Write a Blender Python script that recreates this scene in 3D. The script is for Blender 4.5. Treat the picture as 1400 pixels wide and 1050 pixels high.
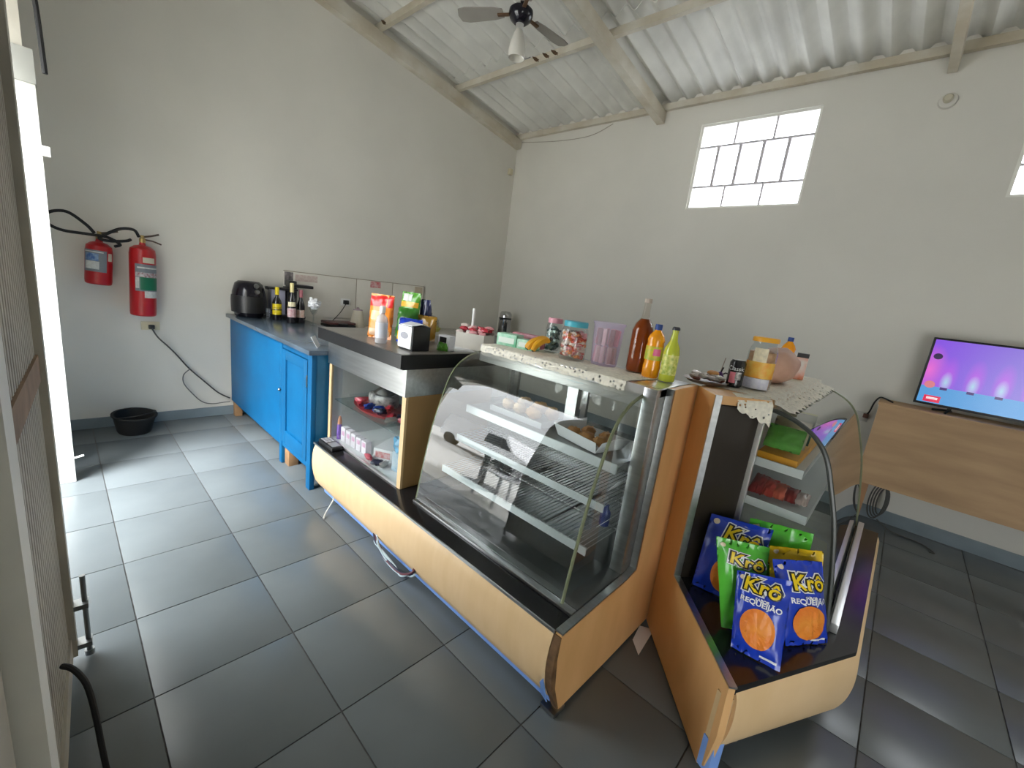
import bpy, bmesh, math, random
from mathutils import Vector, Matrix, noise
random.seed(7)
for o in list(bpy.data.objects): bpy.data.objects.remove(o)
scn = bpy.context.scene
COL = scn.collection
R_ = math.radians
# ------------------------------------------------------------------ camera
H = 1.5                      # eye height, metres; one floor tile = 0.4485 m
F = 576.7                    # focal length in pixels of the 1400x1050 frame
CR = ((0.7196475, 0.6834156, 0.1226808), (0.2337794, -0.0721173, -0.9696114), (-0.6538002, 0.7264586, -0.2116675))
cam_d = bpy.data.cameras.new('camera'); cam = bpy.data.objects.new('camera', cam_d); COL.objects.link(cam)
cam_d.sensor_fit = 'HORIZONTAL'; cam_d.sensor_width = 36; cam_d.lens = F / 1400 * 36; cam_d.clip_start = 0.02
m = Matrix(((CR[0][0], -CR[1][0], -CR[2][0], 0), (CR[0][1], -CR[1][1], -CR[2][1], 0), (CR[0][2], -CR[1][2], -CR[2][2], H), (0, 0, 0, 1)))
cam.matrix_world = m
scn.camera = cam
# ------------------------------------------------------------------ light
w = bpy.data.worlds.new('overcast_sky'); scn.world = w; w.use_nodes = True
bg = w.node_tree.nodes['Background']; bg.inputs[0].default_value = (0.93, 0.97, 1.0, 1); bg.inputs[1].default_value = 9.0
# overcast sky: three times brighter overhead than at the horizon
wn, wl = w.node_tree.nodes, w.node_tree.links
tcw = wn.new('ShaderNodeTexCoord'); sxw = wn.new('ShaderNodeSeparateXYZ'); wl.new(tcw.outputs['Generated'], sxw.inputs[0])
mr = wn.new('ShaderNodeMapRange'); wl.new(sxw.outputs['Z'], mr.inputs[0]); mr.inputs[3].default_value = 5.0; mr.inputs[4].default_value = 15.0
wl.new(mr.outputs[0], bg.inputs[1])
sun_d = bpy.data.lights.new('hazy_sun', 'SUN'); sun_d.energy = 17.0; sun_d.angle = R_(28); sun_d.color = (.97, .98, 1.0)
sun = bpy.data.objects.new('hazy_sun', sun_d); COL.objects.link(sun); sun.rotation_euler = Vector((.53 * .616, -.85 * .616, .788)).to_track_quat('Z', 'Y').to_euler()
scn.view_settings.view_transform = 'Standard'; scn.view_settings.look = 'None'
scn.view_settings.exposure = -0.05; scn.view_settings.gamma = 1; scn.view_settings.use_curve_mapping = False
scn.cycles.transparent_max_bounces = 32
scn.cycles.max_bounces = 14; scn.cycles.diffuse_bounces = 8; scn.cycles.glossy_bounces = 6
def portal(loc, rot, sx, sy):
    l = bpy.data.lights.new('sky_portal', 'AREA'); l.shape = 'RECTANGLE'; l.size = sx; l.size_y = sy; l.cycles.is_portal = True
    o = bpy.data.objects.new('sky_portal', l); COL.objects.link(o); o.location = loc; o.rotation_euler = rot
portal((-2.77, -0.24, 1.3), (R_(90), 0, 0), 1.65, 2.6)
portal((1.8, -0.30, 0.75), (R_(90), 0, 0), 1.8, 1.5)
portal((-1.52, 4.80, 2.98), (R_(-90), 0, 0), 1.05, 0.85)
portal((0.77, 4.80, 2.98), (R_(-90), 0, 0), 1.05, 0.85)

def pix(p, x=None, y=None, z=None):
    a, b = p[0] - 700, p[1] - 525
    d = [CR[0][i] * a + CR[1][i] * b + CR[2][i] * F for i in range(3)]
    t = (z - H) / d[2] if z is not None else (x / d[0] if x is not None else y / d[1])
    return Vector((d[0] * t, d[1] * t, d[2] * t + H))
def pixdir(p):
    a, b = p[0] - 700, p[1] - 525
    return Vector([CR[0][i] * a + CR[1][i] * b + CR[2][i] * F for i in range(3)]).normalized()
# ------------------------------------------------------------------ materials
MATS = {}
def mat(name, col=(.8, .8, .8), rough=.5, metal=0, var=.0, scale=8, col2=None, bump=0, bscale=60, emit=0, trans=0, stretch=None, spec=.5, coat=0, detail=6):
    if name in MATS: return MATS[name]
    M = bpy.data.materials.new(name); M.use_nodes = True; nt = M.node_tree; N = nt.nodes; L = nt.links
    p = N['Principled BSDF']; p.inputs['Base Color'].default_value = (*col, 1); p.inputs['Roughness'].default_value = rough
    p.inputs['Metallic'].default_value = metal; p.inputs['Transmission Weight'].default_value = trans; p.inputs['Specular IOR Level'].default_value = spec
    p.inputs['Coat Weight'].default_value = coat
    if emit: p.inputs['Emission Color'].default_value = (*col, 1); p.inputs['Emission Strength'].default_value = emit
    tc = N.new('ShaderNodeTexCoord'); mp = N.new('ShaderNodeMapping'); L.new(tc.outputs['Object'], mp.inputs[0])
    if stretch: mp.inputs['Scale'].default_value = stretch
    nz = N.new('ShaderNodeTexNoise'); nz.inputs['Scale'].default_value = scale; nz.inputs['Detail'].default_value = detail; L.new(mp.outputs[0], nz.inputs['Vector'])
    c2 = col2 or tuple(max(0, c * (1 - var)) for c in col); c1 = col if col2 else tuple(min(1, c * (1 + var * .5)) for c in col)
    if var or col2:
        cr = N.new('ShaderNodeValToRGB'); cr.color_ramp.elements[0].position = .32; cr.color_ramp.elements[1].position = .68
        cr.color_ramp.elements[0].color = (*c2, 1); cr.color_ramp.elements[1].color = (*c1, 1)
        L.new(nz.outputs['Fac'], cr.inputs[0]); L.new(cr.outputs[0], p.inputs['Base Color'])
    if bump:
        n2 = N.new('ShaderNodeTexNoise'); n2.inputs['Scale'].default_value = bscale; n2.inputs['Detail'].default_value = 4; L.new(mp.outputs[0], n2.inputs['Vector'])
        b = N.new('ShaderNodeBump'); b.inputs['Strength'].default_value = bump; b.inputs['Distance'].default_value = .01
        L.new(n2.outputs['Fac'], b.inputs['Height']); L.new(b.outputs[0], p.inputs['Normal'])
    MATS[name] = M; return M
def thin_glass(name, tint=(.96, .98, .97), ior=1.45, boost=1.0, rough=0.0):
    if name in MATS: return MATS[name]
    M = bpy.data.materials.new(name); M.use_nodes = True; nt = M.node_tree; N = nt.nodes; L = nt.links; N.remove(N['Principled BSDF'])
    t = N.new('ShaderNodeBsdfTransparent'); t.inputs[0].default_value = (*tint, 1)
    g = N.new('ShaderNodeBsdfGlossy'); g.inputs['Roughness'].default_value = rough
    f = N.new('ShaderNodeFresnel'); f.inputs[0].default_value = ior
    k = N.new('ShaderNodeMath'); k.operation = 'MULTIPLY'; k.inputs[1].default_value = boost; L.new(f.outputs[0], k.inputs[0])
    ge = N.new('ShaderNodeNewGeometry'); inv = N.new('ShaderNodeMath'); inv.operation = 'SUBTRACT'; inv.inputs[0].default_value = 1; L.new(ge.outputs['Backfacing'], inv.inputs[1])
    k2 = N.new('ShaderNodeMath'); k2.operation = 'MULTIPLY'; k2.use_clamp = True; L.new(k.outputs[0], k2.inputs[0]); L.new(inv.outputs[0], k2.inputs[1])   # a thin pane mirrors at its outer face only
    x = N.new('ShaderNodeMixShader'); L.new(k2.outputs[0], x.inputs[0]); L.new(t.outputs[0], x.inputs[1]); L.new(g.outputs[0], x.inputs[2])
    L.new(x.outputs[0], N['Material Output'].inputs[0]); MATS[name] = M; return M
def tinted(name, col, clear=.4, rough=.12):
    """coloured see-through plastic or liquid"""
    if name in MATS: return MATS[name]
    M = mat(name, col, rough); nt = M.node_tree; N = nt.nodes; L = nt.links
    t = N.new('ShaderNodeBsdfTransparent'); t.inputs[0].default_value = (*col, 1)
    x = N.new('ShaderNodeMixShader'); x.inputs[0].default_value = clear
    L.new(N['Principled BSDF'].outputs[0], x.inputs[1]); L.new(t.outputs[0], x.inputs[2]); L.new(x.outputs[0], N['Material Output'].inputs[0]); return M
def lace_mat():
    M = mat('lace', (.84, .80, .68), .9, var=.15, scale=60); nt = M.node_tree; N = nt.nodes; L = nt.links
    tc = N.new('ShaderNodeTexCoord'); v = N.new('ShaderNodeTexVoronoi'); v.inputs['Scale'].default_value = 58; L.new(tc.outputs['Object'], v.inputs['Vector'])
    lt = N.new('ShaderNodeMath'); lt.operation = 'LESS_THAN'; lt.inputs[1].default_value = .30; L.new(v.outputs['Distance'], lt.inputs[0])
    t = N.new('ShaderNodeBsdfTransparent'); x = N.new('ShaderNodeMixShader')
    L.new(lt.outputs[0], x.inputs[0]); L.new(N['Principled BSDF'].outputs[0], x.inputs[1]); L.new(t.outputs[0], x.inputs[2]); L.new(x.outputs[0], N['Material Output'].inputs[0]); return M

WALL = mat('wall_paint', (.70, .68, .62), .75, var=.05, scale=1.3, bump=.06, bscale=35)
TILE = mat('floor_tile_glaze', (.125, .142, .148), .27, var=.10, scale=2.2, bump=.012, bscale=14, spec=.5)
GROUT = mat('grout', (.075, .075, .072), .9, var=.3, scale=30)
BASEB = mat('baseboard_tile', (.20, .25, .28), .35, var=.12, scale=5)
ROOFM = mat('fibre_cement', (.72, .715, .67), .9, var=.13, scale=2.6, bump=.08, bscale=22)
BEAM = mat('painted_timber', (.66, .63, .55), .7, col2=(.50, .44, .33), scale=3.2, bump=.2, bscale=30)
WINFR = mat('window_steel', (.60, .57, .60), .6)
PANE = thin_glass('window_glass', (.97, .98, 1))
CREAM = mat('cream_metal', (.50, .47, .40), .5, var=.18, scale=4, bump=.05)
CREAMW = mat('white_metal', (.85, .84, .78), .5, var=.06, scale=5)
RUSTY = mat('brown_wood_rail', (.30, .20, .13), .7, var=.3, scale=10)
BLACK = mat('black_plastic', (.012, .012, .013), .35)
BLACKM = mat('black_rubber', (.01, .01, .01), .7)
BGLOSS = mat('black_laminate', (.012, .012, .013), .16, var=.2, scale=3)
STEEL = mat('brushed_steel', (.56, .57, .57), .28, metal=1, var=.12, scale=4, stretch=(1, 14, 14))
STEELD = mat('dark_steel', (.30, .31, .31), .32, metal=1, var=.2, scale=4)
CHROME = mat('chrome', (.48, .48, .49), .16, metal=1)
ALU = mat('aluminium', (.74, .74, .73), .35, metal=.85)
WHITEP = mat('white_plastic', (.82, .82, .80), .4)
WOODL = mat('light_wood_laminate', (.78, .56, .32), .38, col2=(.72, .50, .26), scale=2.5, stretch=(6, 1, 1.2), bump=.02)
WOODB = mat('orange_wood_laminate', (.74, .44, .19), .45, col2=(.63, .35, .135), scale=2.2, stretch=(3, 3, 1), bump=.02)
WOODS = mat('pale_wood_edge', (.66, .47, .25), .5, var=.12, scale=6)
PLY = mat('plywood', (.55, .36, .195), .6, col2=(.41, .26, .135), scale=1.6, stretch=(1.2, 4, 7), bump=.08, bscale=30)
BLUE = mat('blue_paint', (.001, .115, .28), .5, col2=(.003, .085, .21), scale=2.6, bump=.05, bscale=50, spec=.25)
BLUED = mat('blue_paint_dark', (.006, .13, .27), .5, var=.25, scale=3)
BLUETOP = mat('slate_blue_top', (.075, .105, .14), .22, var=.3, scale=4)
RAWWOOD = mat('raw_wood', (.33, .19, .09), .7, var=.3, scale=9)
STRIPB = mat('blue_strip', (.20, .37, .80), .5, var=.1, scale=9)
GLASS = thin_glass('case_glass', (.93, .95, .94), 1.5, 1.8)
GLASSE = tinted('glass_edge', (.30, .33, .20), .35)
GLASSC = thin_glass('clear_glass', (.93, .95, .95), 1.5, 1.3)
PETC = thin_glass('clear_plastic', (.90, .93, .93), 1.5, 1.6, .08)
RED = mat('red_enamel', (.42, .010, .014), .3, var=.08, scale=6)
PAPERW = mat('white_paper', (.82, .83, .85), .8)
LACE = lace_mat()
STONE = mat('beige_stone', (.74, .71, .64), .4, var=.06, scale=4)
SINKTOP = mat('counter_stone', (.42, .40, .36), .3, var=.12, scale=14)

# ------------------------------------------------------------------ mesh helpers
class B:
    def __init__(s): s.b = bmesh.new()
    def box(s, x0, x1, y0, y1, z0, z1, bev=0):
        r = bmesh.ops.create_cube(s.b, size=1); vs = r['verts']
        for v in vs: v.co = Vector(((x0 + x1) / 2 + v.co.x * (x1 - x0), (y0 + y1) / 2 + v.co.y * (y1 - y0), (z0 + z1) / 2 + v.co.z * (z1 - z0)))
        if bev:
            es = list({e for v in vs for e in v.link_edges}); bmesh.ops.bevel(s.b, geom=es, offset=bev, segments=2, affect='EDGES', profile=.6)
        return s
    def cyl(s, p0, p1, r0, r1=None, seg=20, caps=True):
        return s.tube([p0, p1], [r0, r0 if r1 is None else r1], seg, caps)
    def tube(s, pts, r, seg=8, caps=True):
        pts = [Vector(p) for p in pts]; n = len(pts); rr = r if isinstance(r, (list, tuple)) else [r] * n; rings = []
        up = None
        for i, p in enumerate(pts):
            t = (pts[min(i + 1, n - 1)] - pts[max(i - 1, 0)])
            t = t.normalized() if t.length > 1e-9 else Vector((0, 0, 1))
            if up is None:
                up = Vector((0, 0, 1)) if abs(t.z) < .9 else Vector((1, 0, 0))
            a = t.cross(up)
            if a.length < 1e-6: a = t.orthogonal()
            a.normalize(); c = a.cross(t).normalized(); up = c
            rings.append([s.b.verts.new(p + (a * math.cos(2 * math.pi * k / seg) + c * math.sin(2 * math.pi * k / seg)) * rr[i]) for k in range(seg)])
        for i in range(n - 1):
            for k in range(seg):
                s.b.faces.new((rings[i][k], rings[i][(k + 1) % seg], rings[i + 1][(k + 1) % seg], rings[i + 1][k]))
        if caps: s.b.faces.new(rings[0][::-1]); s.b.faces.new(rings[-1])
        return s
    def lathe(s, prof, c=(0, 0, 0), seg=28, sx=1, sy=1):
        c = Vector(c); rings = []
        for r, z in prof:
            if r < 1e-5: rings.append([s.b.verts.new(c + Vector((0, 0, z)))])
            else: rings.append([s.b.verts.new(c + Vector((r * sx * math.cos(2 * math.pi * k / seg), r * sy * math.sin(2 * math.pi * k / seg), z))) for k in range(seg)])
        for i in range(len(rings) - 1):
            A, C = rings[i], rings[i + 1]
            for k in range(seg):
                k2 = (k + 1) % seg
                if len(A) == 1 and len(C) == 1: break
                if len(A) == 1: s.b.faces.new((A[0], C[k2], C[k]))
                elif len(C) == 1: s.b.faces.new((A[k], A[k2], C[0]))
                else: s.b.faces.new((A[k], A[k2], C[k2], C[k]))
        return s
    def prism(s, poly, vec):
        """poly: 3-D points of a planar face, vec: extrusion"""
        vec = Vector(vec); a = [s.b.verts.new(Vector(p)) for p in poly]; c = [s.b.verts.new(Vector(p) + vec) for p in poly]; n = len(a)
        s.b.faces.new(a); s.b.faces.new(c[::-1])
        for i in range(n): s.b.faces.new((a[i], c[i], c[(i + 1) % n], a[(i + 1) % n]))
        return s
    def sheet(s, rows, close=False):
        g = [[s.b.verts.new(Vector(p)) for p in r] for r in rows]
        for i in range(len(g) - 1):
            for j in range(len(g[0]) - 1): s.b.faces.new((g[i][j], g[i][j + 1], g[i + 1][j + 1], g[i + 1][j]))
        return s
    def slab(s, rows, th):
        """thick sheet: rows of points, offset along normals by th"""
        n, m_ = len(rows), len(rows[0]); P = [[Vector(p) for p in r] for r in rows]; Q = []
        for i in range(n):
            q = []
            for j in range(m_):
                du = P[min(i + 1, n - 1)][j] - P[max(i - 1, 0)][j]; dv = P[i][min(j + 1, m_ - 1)] - P[i][max(j - 1, 0)]
                q.append(P[i][j] + du.cross(dv).normalized() * th)
            Q.append(q)
        a = [[s.b.verts.new(p) for p in r] for r in P]; c = [[s.b.verts.new(p) for p in r] for r in Q]
        for i in range(n - 1):
            for j in range(m_ - 1):
                s.b.faces.new((a[i][j], a[i][j + 1], a[i + 1][j + 1], a[i + 1][j])); s.b.faces.new((c[i][j], c[i + 1][j], c[i + 1][j + 1], c[i][j + 1]))
        for i in range(n - 1):
            s.b.faces.new((a[i][0], a[i + 1][0], c[i + 1][0], c[i][0])); s.b.faces.new((a[i][-1], c[i][-1], c[i + 1][-1], a[i + 1][-1]))
        for j in range(m_ - 1):
            s.b.faces.new((a[0][j], c[0][j], c[0][j + 1], a[0][j + 1])); s.b.faces.new((a[-1][j], a[-1][j + 1], c[-1][j + 1], c[-1][j]))
        return s
    def sphere(s, c, r, u=14, v=9, sc=(1, 1, 1), jit=0):
        res = bmesh.ops.create_uvsphere(s.b, u_segments=u, v_segments=v, radius=r)
        for x in res['verts']:
            k = 1 + (jit * noise.noise(x.co * (3 / r) + Vector(c) * 31) if jit else 0)
            x.co = Vector((x.co.x * sc[0] * k, x.co.y * sc[1] * k, x.co.z * sc[2] * k)) + Vector(c)
        return s
    def xf(s, M):
        bmesh.ops.transform(s.b, matrix=M, verts=s.b.verts[:]); return s
def link(o, parent=None):
    COL.objects.link(o)
    if parent is not None: o.parent = parent
    return o
def obj(name, b, material, parent=None, world=True, smooth=True, ang=38, kind=None):
    """link a builder as ONE mesh object; coordinates are world ones unless world=False (then local to the parent)"""
    me = bpy.data.meshes.new(name); bm = b.b
    bmesh.ops.recalc_face_normals(bm, faces=bm.faces[:])
    if parent is not None and world:
        M = Matrix.Identity(4); p = parent; ch = []
        while p is not None: ch.append(p); p = p.parent
        for q in reversed(ch): M = M @ q.matrix_basis
        bmesh.ops.transform(bm, matrix=M.inverted(), verts=bm.verts[:])
    bm.to_mesh(me); bm.free()
    me.materials.append(material)
    if smooth: me.shade_smooth(); me.set_sharp_from_angle(angle=R_(ang))
    o = bpy.data.objects.new(name, me); link(o, parent)
    if kind: o['kind'] = kind
    return o
def thing(name, label, cat, loc=(0, 0, 0), rz=0, group=None):
    o = bpy.data.objects.new(name, None); o.empty_display_size = .05; link(o); o.location = loc; o.rotation_euler = (0, 0, rz)
    o['label'] = label; o['category'] = cat
    if group: o['group'] = group
    return o
def tag(o, label, cat, group=None):
    o['label'] = label; o['category'] = cat
    if group: o['group'] = group
    return o
def struct(o, label=None):
    o['kind'] = 'structure'
    if label: o['label'] = label
    return o
def arc(c, r, a0, a1, n, ax=(1, 0, 0), ay=(0, 0, 1)):
    c = Vector(c); ax = Vector(ax); ay = Vector(ay)
    return [c + ax * r * math.cos(R_(a0 + (a1 - a0) * i / n)) + ay * r * math.sin(R_(a0 + (a1 - a0) * i / n)) for i in range(n + 1)]
def spline(pts, n=8):
    P = [Vector(p) for p in pts]; out = []
    for i in range(len(P) - 1):
        p0, p1, p2, p3 = P[max(i - 1, 0)], P[i], P[i + 1], P[min(i + 2, len(P) - 1)]
        for k in range(n):
            t = k / n
            out.append(.5 * ((2 * p1) + (p2 - p0) * t + (2 * p0 - 5 * p1 + 4 * p2 - p3) * t * t + (3 * p1 - p0 - 3 * p2 + p3) * t ** 3))
    out.append(P[-1]); return out
def text_bm(body, size=1, offset=0.0, bold_space=1.0, sub=0):
    c = bpy.data.curves.new('lettering', 'FONT'); c.body = body; c.size = size; c.offset = offset; c.align_x = 'CENTER'; c.align_y = 'CENTER'; c.space_character = bold_space
    c.resolution_u = 3
    o = bpy.data.objects.new('lettering', c); COL.objects.link(o)
    dg = bpy.context.evaluated_depsgraph_get(); me = bpy.data.meshes.new_from_object(o.evaluated_get(dg))
    b = B(); b.b.from_mesh(me); bpy.data.objects.remove(o); bpy.data.curves.remove(c); bpy.data.meshes.remove(me)
    if sub: bmesh.ops.subdivide_edges(b.b, edges=[e for e in b.b.edges if e.calc_length() > size * .15], cuts=sub)
    return b
# ------------------------------------------------------------------ the room
XA, XR, YB, YF = -4.64, 3.6, 4.64, -0.22
SL = 0.144
def zroof(y): return 3.669 + SL * (4.64 - y)           # mid plane of the sheets
def zraft(y): return 3.455 + SL * (4.64 - y)           # underside of the rafters
# floor: grout bed with single tiles laid on it
fl = struct(obj('floor', B().box(XA, XR, YF - .15, YB, -.06, -.004), GROUT, smooth=False), 'grey glazed ceramic floor tiles with dark grout')
T = .4485; gx0, gy0 = -1.5765, .5835
tb = B().box(-T / 2 + .0022, T / 2 - .0022, -T / 2 + .0022, T / 2 - .0022, -.004, 0, bev=.0012)
tile0 = None; tb_me = None
for i in range(-8, 13):
    for j in range(-3, 10):
        x0, y0 = gx0 + i * T, gy0 + j * T
        if x0 >= XR or x0 + T <= XA or y0 >= YB or y0 + T <= YF - .14: continue
        cx0, cx1, cy0, cy1 = max(x0, XA), min(x0 + T, XR), max(y0, YF - .14), min(y0 + T, YB)
        full = abs(cx1 - cx0 - T) < 1e-6 and abs(cy1 - cy0 - T) < 1e-6
        if full:
            if tb_me is None:
                o = obj('tile', tb, TILE, fl, world=False); tb_me = o.data
            else: o = bpy.data.objects.new('tile', tb_me); link(o, fl)
            o.location = (x0 + T / 2, y0 + T / 2, random.uniform(-.0003, .0003)); o.rotation_euler = (random.uniform(-.0005, .0005), random.uniform(-.0005, .0005), 0)
        elif cx1 - cx0 > .01 and cy1 - cy0 > .01:
            obj('tile', B().box(cx0 + .0022, cx1 - .0022, cy0 + .0022, cy1 - .0022, -.004, 0, bev=.0012), TILE, fl, world=False)
def wall_poly(pts, vec, name, label): return struct(obj(name, B().prism(pts, vec), WALL, smooth=False), label)
zt = lambda y: zroof(y) + .01
wall_poly([(XA, YF - .15, -.05), (XA, YB + .15, -.05), (XA, YB + .15, zt(YB + .15)), (XA, YF - .15, zt(YF - .15))], (-.15, 0, 0), 'wall_left', 'plain grey painted side wall with the fire extinguishers')
zr = zt(YF)
b = B()
for (y0, y1, z0, z1) in ((YF - .15, .2, -.05, None), (.2, 2.5, -.05, None), (2.5, YB + .15, -.05, None)):
    b.prism([(XR, y0, z0), (XR, y1, z0), (XR, y1, z1 or zt(y1)), (XR, y0, z1 or zt(y0))], (.15, 0, 0))
struct(obj('wall_right', b, WALL, smooth=False), 'grey painted wall out of view')
# back wall with two window openings
def wall_with_holes(name, x0, x1, y, th, ztop, holes, label):
    xs = sorted({x0, x1, *[h[0] for h in holes], *[h[1] for h in holes]}); b = B()
    for a, c in zip(xs, xs[1:]):
        hs = [h for h in holes if h[0] <= a + 1e-6 and h[1] >= c - 1e-6]; zz = -.05
        for h in sorted(hs, key=lambda h: h[2]):
            if h[2] > zz: b.box(a, c, y, y + th, zz, h[2])
            zz = h[3]
        b.box(a, c, y, y + th, zz, ztop)
    bmesh.ops.remove_doubles(b.b, verts=b.b.verts[:], dist=1e-5)
    return struct(obj(name, b, WALL, smooth=False), label)
W1 = (-2.035, -1.0, 2.575, 3.39); W2 = (.25, 1.285, 2.575, 3.39)
wall_with_holes('wall_back', XA, XR, YB, .15, zt(YB) + .012, [W1, W2], 'plain grey painted back wall with high windows')
wall_with_holes('wall_front', XA, XR, YF - .15, .15, zt(YF) - .02, [(-3.60, -1.95, -.05, 2.62), (.9, 2.7, -.05, 1.5)], 'grey painted front wall with the gate opening and an added low daylight opening')  # the low right hole is added to let daylight in from that side
# baseboards
bb = B(); z = .085
bl = struct(obj('baseboard_left', B().box(XA, XA + .012, YF, YB, 0, z), BASEB, smooth=False), 'low grey-blue tile skirting along the side wall')
br = struct(obj('baseboard_back', B().box(XA + .012, XR, YB - .012, YB, 0, .105), BASEB, smooth=False), 'low grey-blue tile skirting along the back wall')
# roof: sheets on purlins on rafters
ce = struct(bpy.data.objects.new('ceiling', None), 'bare corrugated fibre cement roof on white painted timber'); link(ce)
PIT = .177; AMP = .033
def roof_sheet(x0, x1, y0, y1, lift):
    rows = []; n = int(round((x1 - x0) / PIT * 10))
    for yy in (y0, (y0 + y1) / 2, y1):
        rows.append([(x0 + (x1 - x0) * k / n, yy, zroof(yy) + lift + AMP * math.cos(2 * math.pi * (x0 + (x1 - x0) * k / n) / PIT)) for k in range(n + 1)])
    return obj('roof_sheet', B().slab(rows, -.007), ROOFM, ce)
x = XA - .3; c = 0
while x < XR + .2:
    lf = .004 * (c % 2)
    roof_sheet(x, x + PIT * 6 + .06, 3.36, 4.95, .0 + lf); roof_sheet(x, x + PIT * 6 + .06, 1.9, 3.52, .016 + lf); roof_sheet(x, x + PIT * 6 + .06, -.5, 2.06, .032 + lf)
    x += PIT * 6; c += 1
def sloped(x0, x1, y0, y1, zf, h):
    return B().prism([(x0, y0, zf(y0)), (x0, y1, zf(y1)), (x0, y1, zf(y1) + h), (x0, y0, zf(y0) + h)], (x1 - x0, 0, 0))
for x0, x1 in ((XA + .001, XA + .085), (-2.53, -2.445), (-.262, -.205), (1.95, 2.05)):
    obj('rafter', sloped(x0, x1, YF + .01, 4.625, zraft, .115), BEAM, ce, smooth=False)
for yy in (4.61, 3.47, 2.44, 1.36, .3):
    b = B(); n = 60; z0 = zraft(yy) + .117; rows = []
    rnd = random.Random(int(yy * 10)); w_ = .05
    for k in range(n + 1):
        xx = XA + .004 + (XR - XA - .008) * k / n; j = .004 * noise.noise(Vector((xx * 2.1, yy, 0)))
        rows.append([(xx, yy - w_ / 2 + (-.0), z0 + j), (xx, yy + w_ / 2 - .002, z0 + j), (xx, yy + w_ / 2 - .002, z0 + .062), (xx, yy - w_ / 2, z0 + .062), (xx, yy - w_ / 2, z0 + j)])
    b.sheet(rows); bmesh.ops.remove_doubles(b.b, verts=b.b.verts[:], dist=1e-6)
    obj('purlin', b, BEAM, ce, smooth=False)
DKW = mat('rotten_wood', (.10, .055, .025), .9, var=.4, scale=20)
for px_, yy in (((731, 92), 3.443), ((745, 86), 3.443), ((757, 80), 3.443), ((524, 38), 2.413)):
    p = pix(px_, y=yy); p.z = zraft(yy) + .13
    b = B().sphere((0, 0, 0), .026, 9, 6, (2.0, .16, .42), 1.2); b.xf(Matrix.Translation(p + Vector((0, 0, .016))) @ Matrix.Rotation(.5, 4, 'Y'))
    obj('rotten_patch', b, DKW, ce)
# windows -------------------------------------------------------------
def window(name, W, label):
    x0, x1, z0, z1 = W; t = struct(thing(name, label, 'window', (x0, YB, z0))); del t['category']
    b = B(); f = .022; y0, y1 = YB + .02, YB + .06
    b.box(x0, x0 + f, y0, y1, z0, z1).box(x1 - f, x1, y0, y1, z0, z1).box(x0 + f, x1 - f, y0, y1, z0, z0 + f).box(x0 + f, x1 - f, y0, y1, z1 - f, z1)
    obj('frame', b, CREAMW, t, smooth=False)
    w_ = x1 - x0; h = z1 - z0; za, zb = z0 + .27 * h, z0 + .735 * h; g = .009
    for zz in (za, zb): obj('bar', B().box(x0 + f, x1 - f, y0 + .005, y1 - .01, zz - g, zz + g), WINFR, t, smooth=False)
    rows = ((z0 + f, za - g, 3), (za + g, zb - g, 5), (zb + g, z1 - f, 3))
    for (a, c, n) in rows:
        for k in range(1, n):
            xx = x0 + w_ * k / n; gg = .008 if n == 3 else .013
            obj('bar', B().box(xx - gg, xx + gg, y0 + .003, y1 - .008, a, c), WINFR, t, smooth=False)
        for k in range(n):
            xa, xb = x0 + w_ * k / n + .012, x0 + w_ * (k + 1) / n - .012
            obj('pane', B().box(max(xa, x0 + f), min(xb, x1 - f), y0 + .02, y0 + .023, a, c), PANE, t, smooth=False)
    return t
window('window_1', W1, 'small high steel window with many panes in the back wall')
window('window_2', W2, 'second high window at the right end of the back wall')
# folding gate by the camera -------------------------------------------
g = struct(thing('door_1', 'cream ribbed metal gate leaf standing half open beside the camera', 'door', (-1.9, -.03, 0))); del g['category']
e0 = Vector((-1.93, -.040, 0)); e1 = Vector((-.80, -.098, 0)); du = (e1 - e0).normalized(); dn = Vector((du.y * -1, du.x, 0)); LW = (e1 - e0).length
if dn.y < 0: dn = -dn
def gp(u, n, z): return e0 + du * u + dn * n + Vector((0, 0, z))
def gbox(b, u0, u1, n0, n1, z0, z1): return b.prism([gp(u0, n0, z0), gp(u1, n0, z0), gp(u1, n1, z0), gp(u0, n1, z0)], (0, 0, z1 - z0))
obj('stile', gbox(B(), 0, .045, -.035, .008, .04, 2.95), CREAM, g, smooth=False)
obj('stile', gbox(B(), LW - .17, LW - .09, -.035, .032, .04, 2.95), CREAMW, g, smooth=False)
obj('jamb_post', gbox(B(), LW - .06, LW + .2, -.06, .0, 0, 3.0), CREAM, g, smooth=False)
for (z0, z1) in ((.04, .12), (1.06, 1.14), (2.87, 2.95)):
    obj('rail', gbox(B(), .045, LW - .17, -.03, -.004, z0, z1), RUSTY if z0 > 1 and z0 < 2 else CREAM, g, smooth=False)
for (z0, z1) in ((.12, 1.06), (1.14, 2.87)):
    b = B(); n = 26; us = [.045 + (LW - .215) * k / n for k in range(n + 1)]; pts = []
    for k in range(n):
        d = us[1] - us[0]
        pts += [(us[k], -.026), (us[k] + d * .25, -.026), (us[k] + d * .4, -.012), (us[k] + d * .85, -.012), (us[k] + d * .999, -.026)]
    b.slab([[gp(u, nn, z0) for u, nn in pts], [gp(u, nn, z1) for u, nn in pts]], .0015)
    obj('ribbed_panel', b, CREAM, g, smooth=False)
blt = obj('bolt', B().cyl(gp(.015, .036, .02), gp(.015, .036, .34), .008, seg=10), STEELD, g)
for zz in (.06, .22): obj('bolt_bracket', gbox(B(), -.005, .04, .008, .046, zz, zz + .018), STEELD, g, smooth=False)
obj('bolt_knob', B().cyl(gp(.015, .036, .012), gp(.015, .036, .032), .014, seg=12), STEELD, g)
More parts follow.
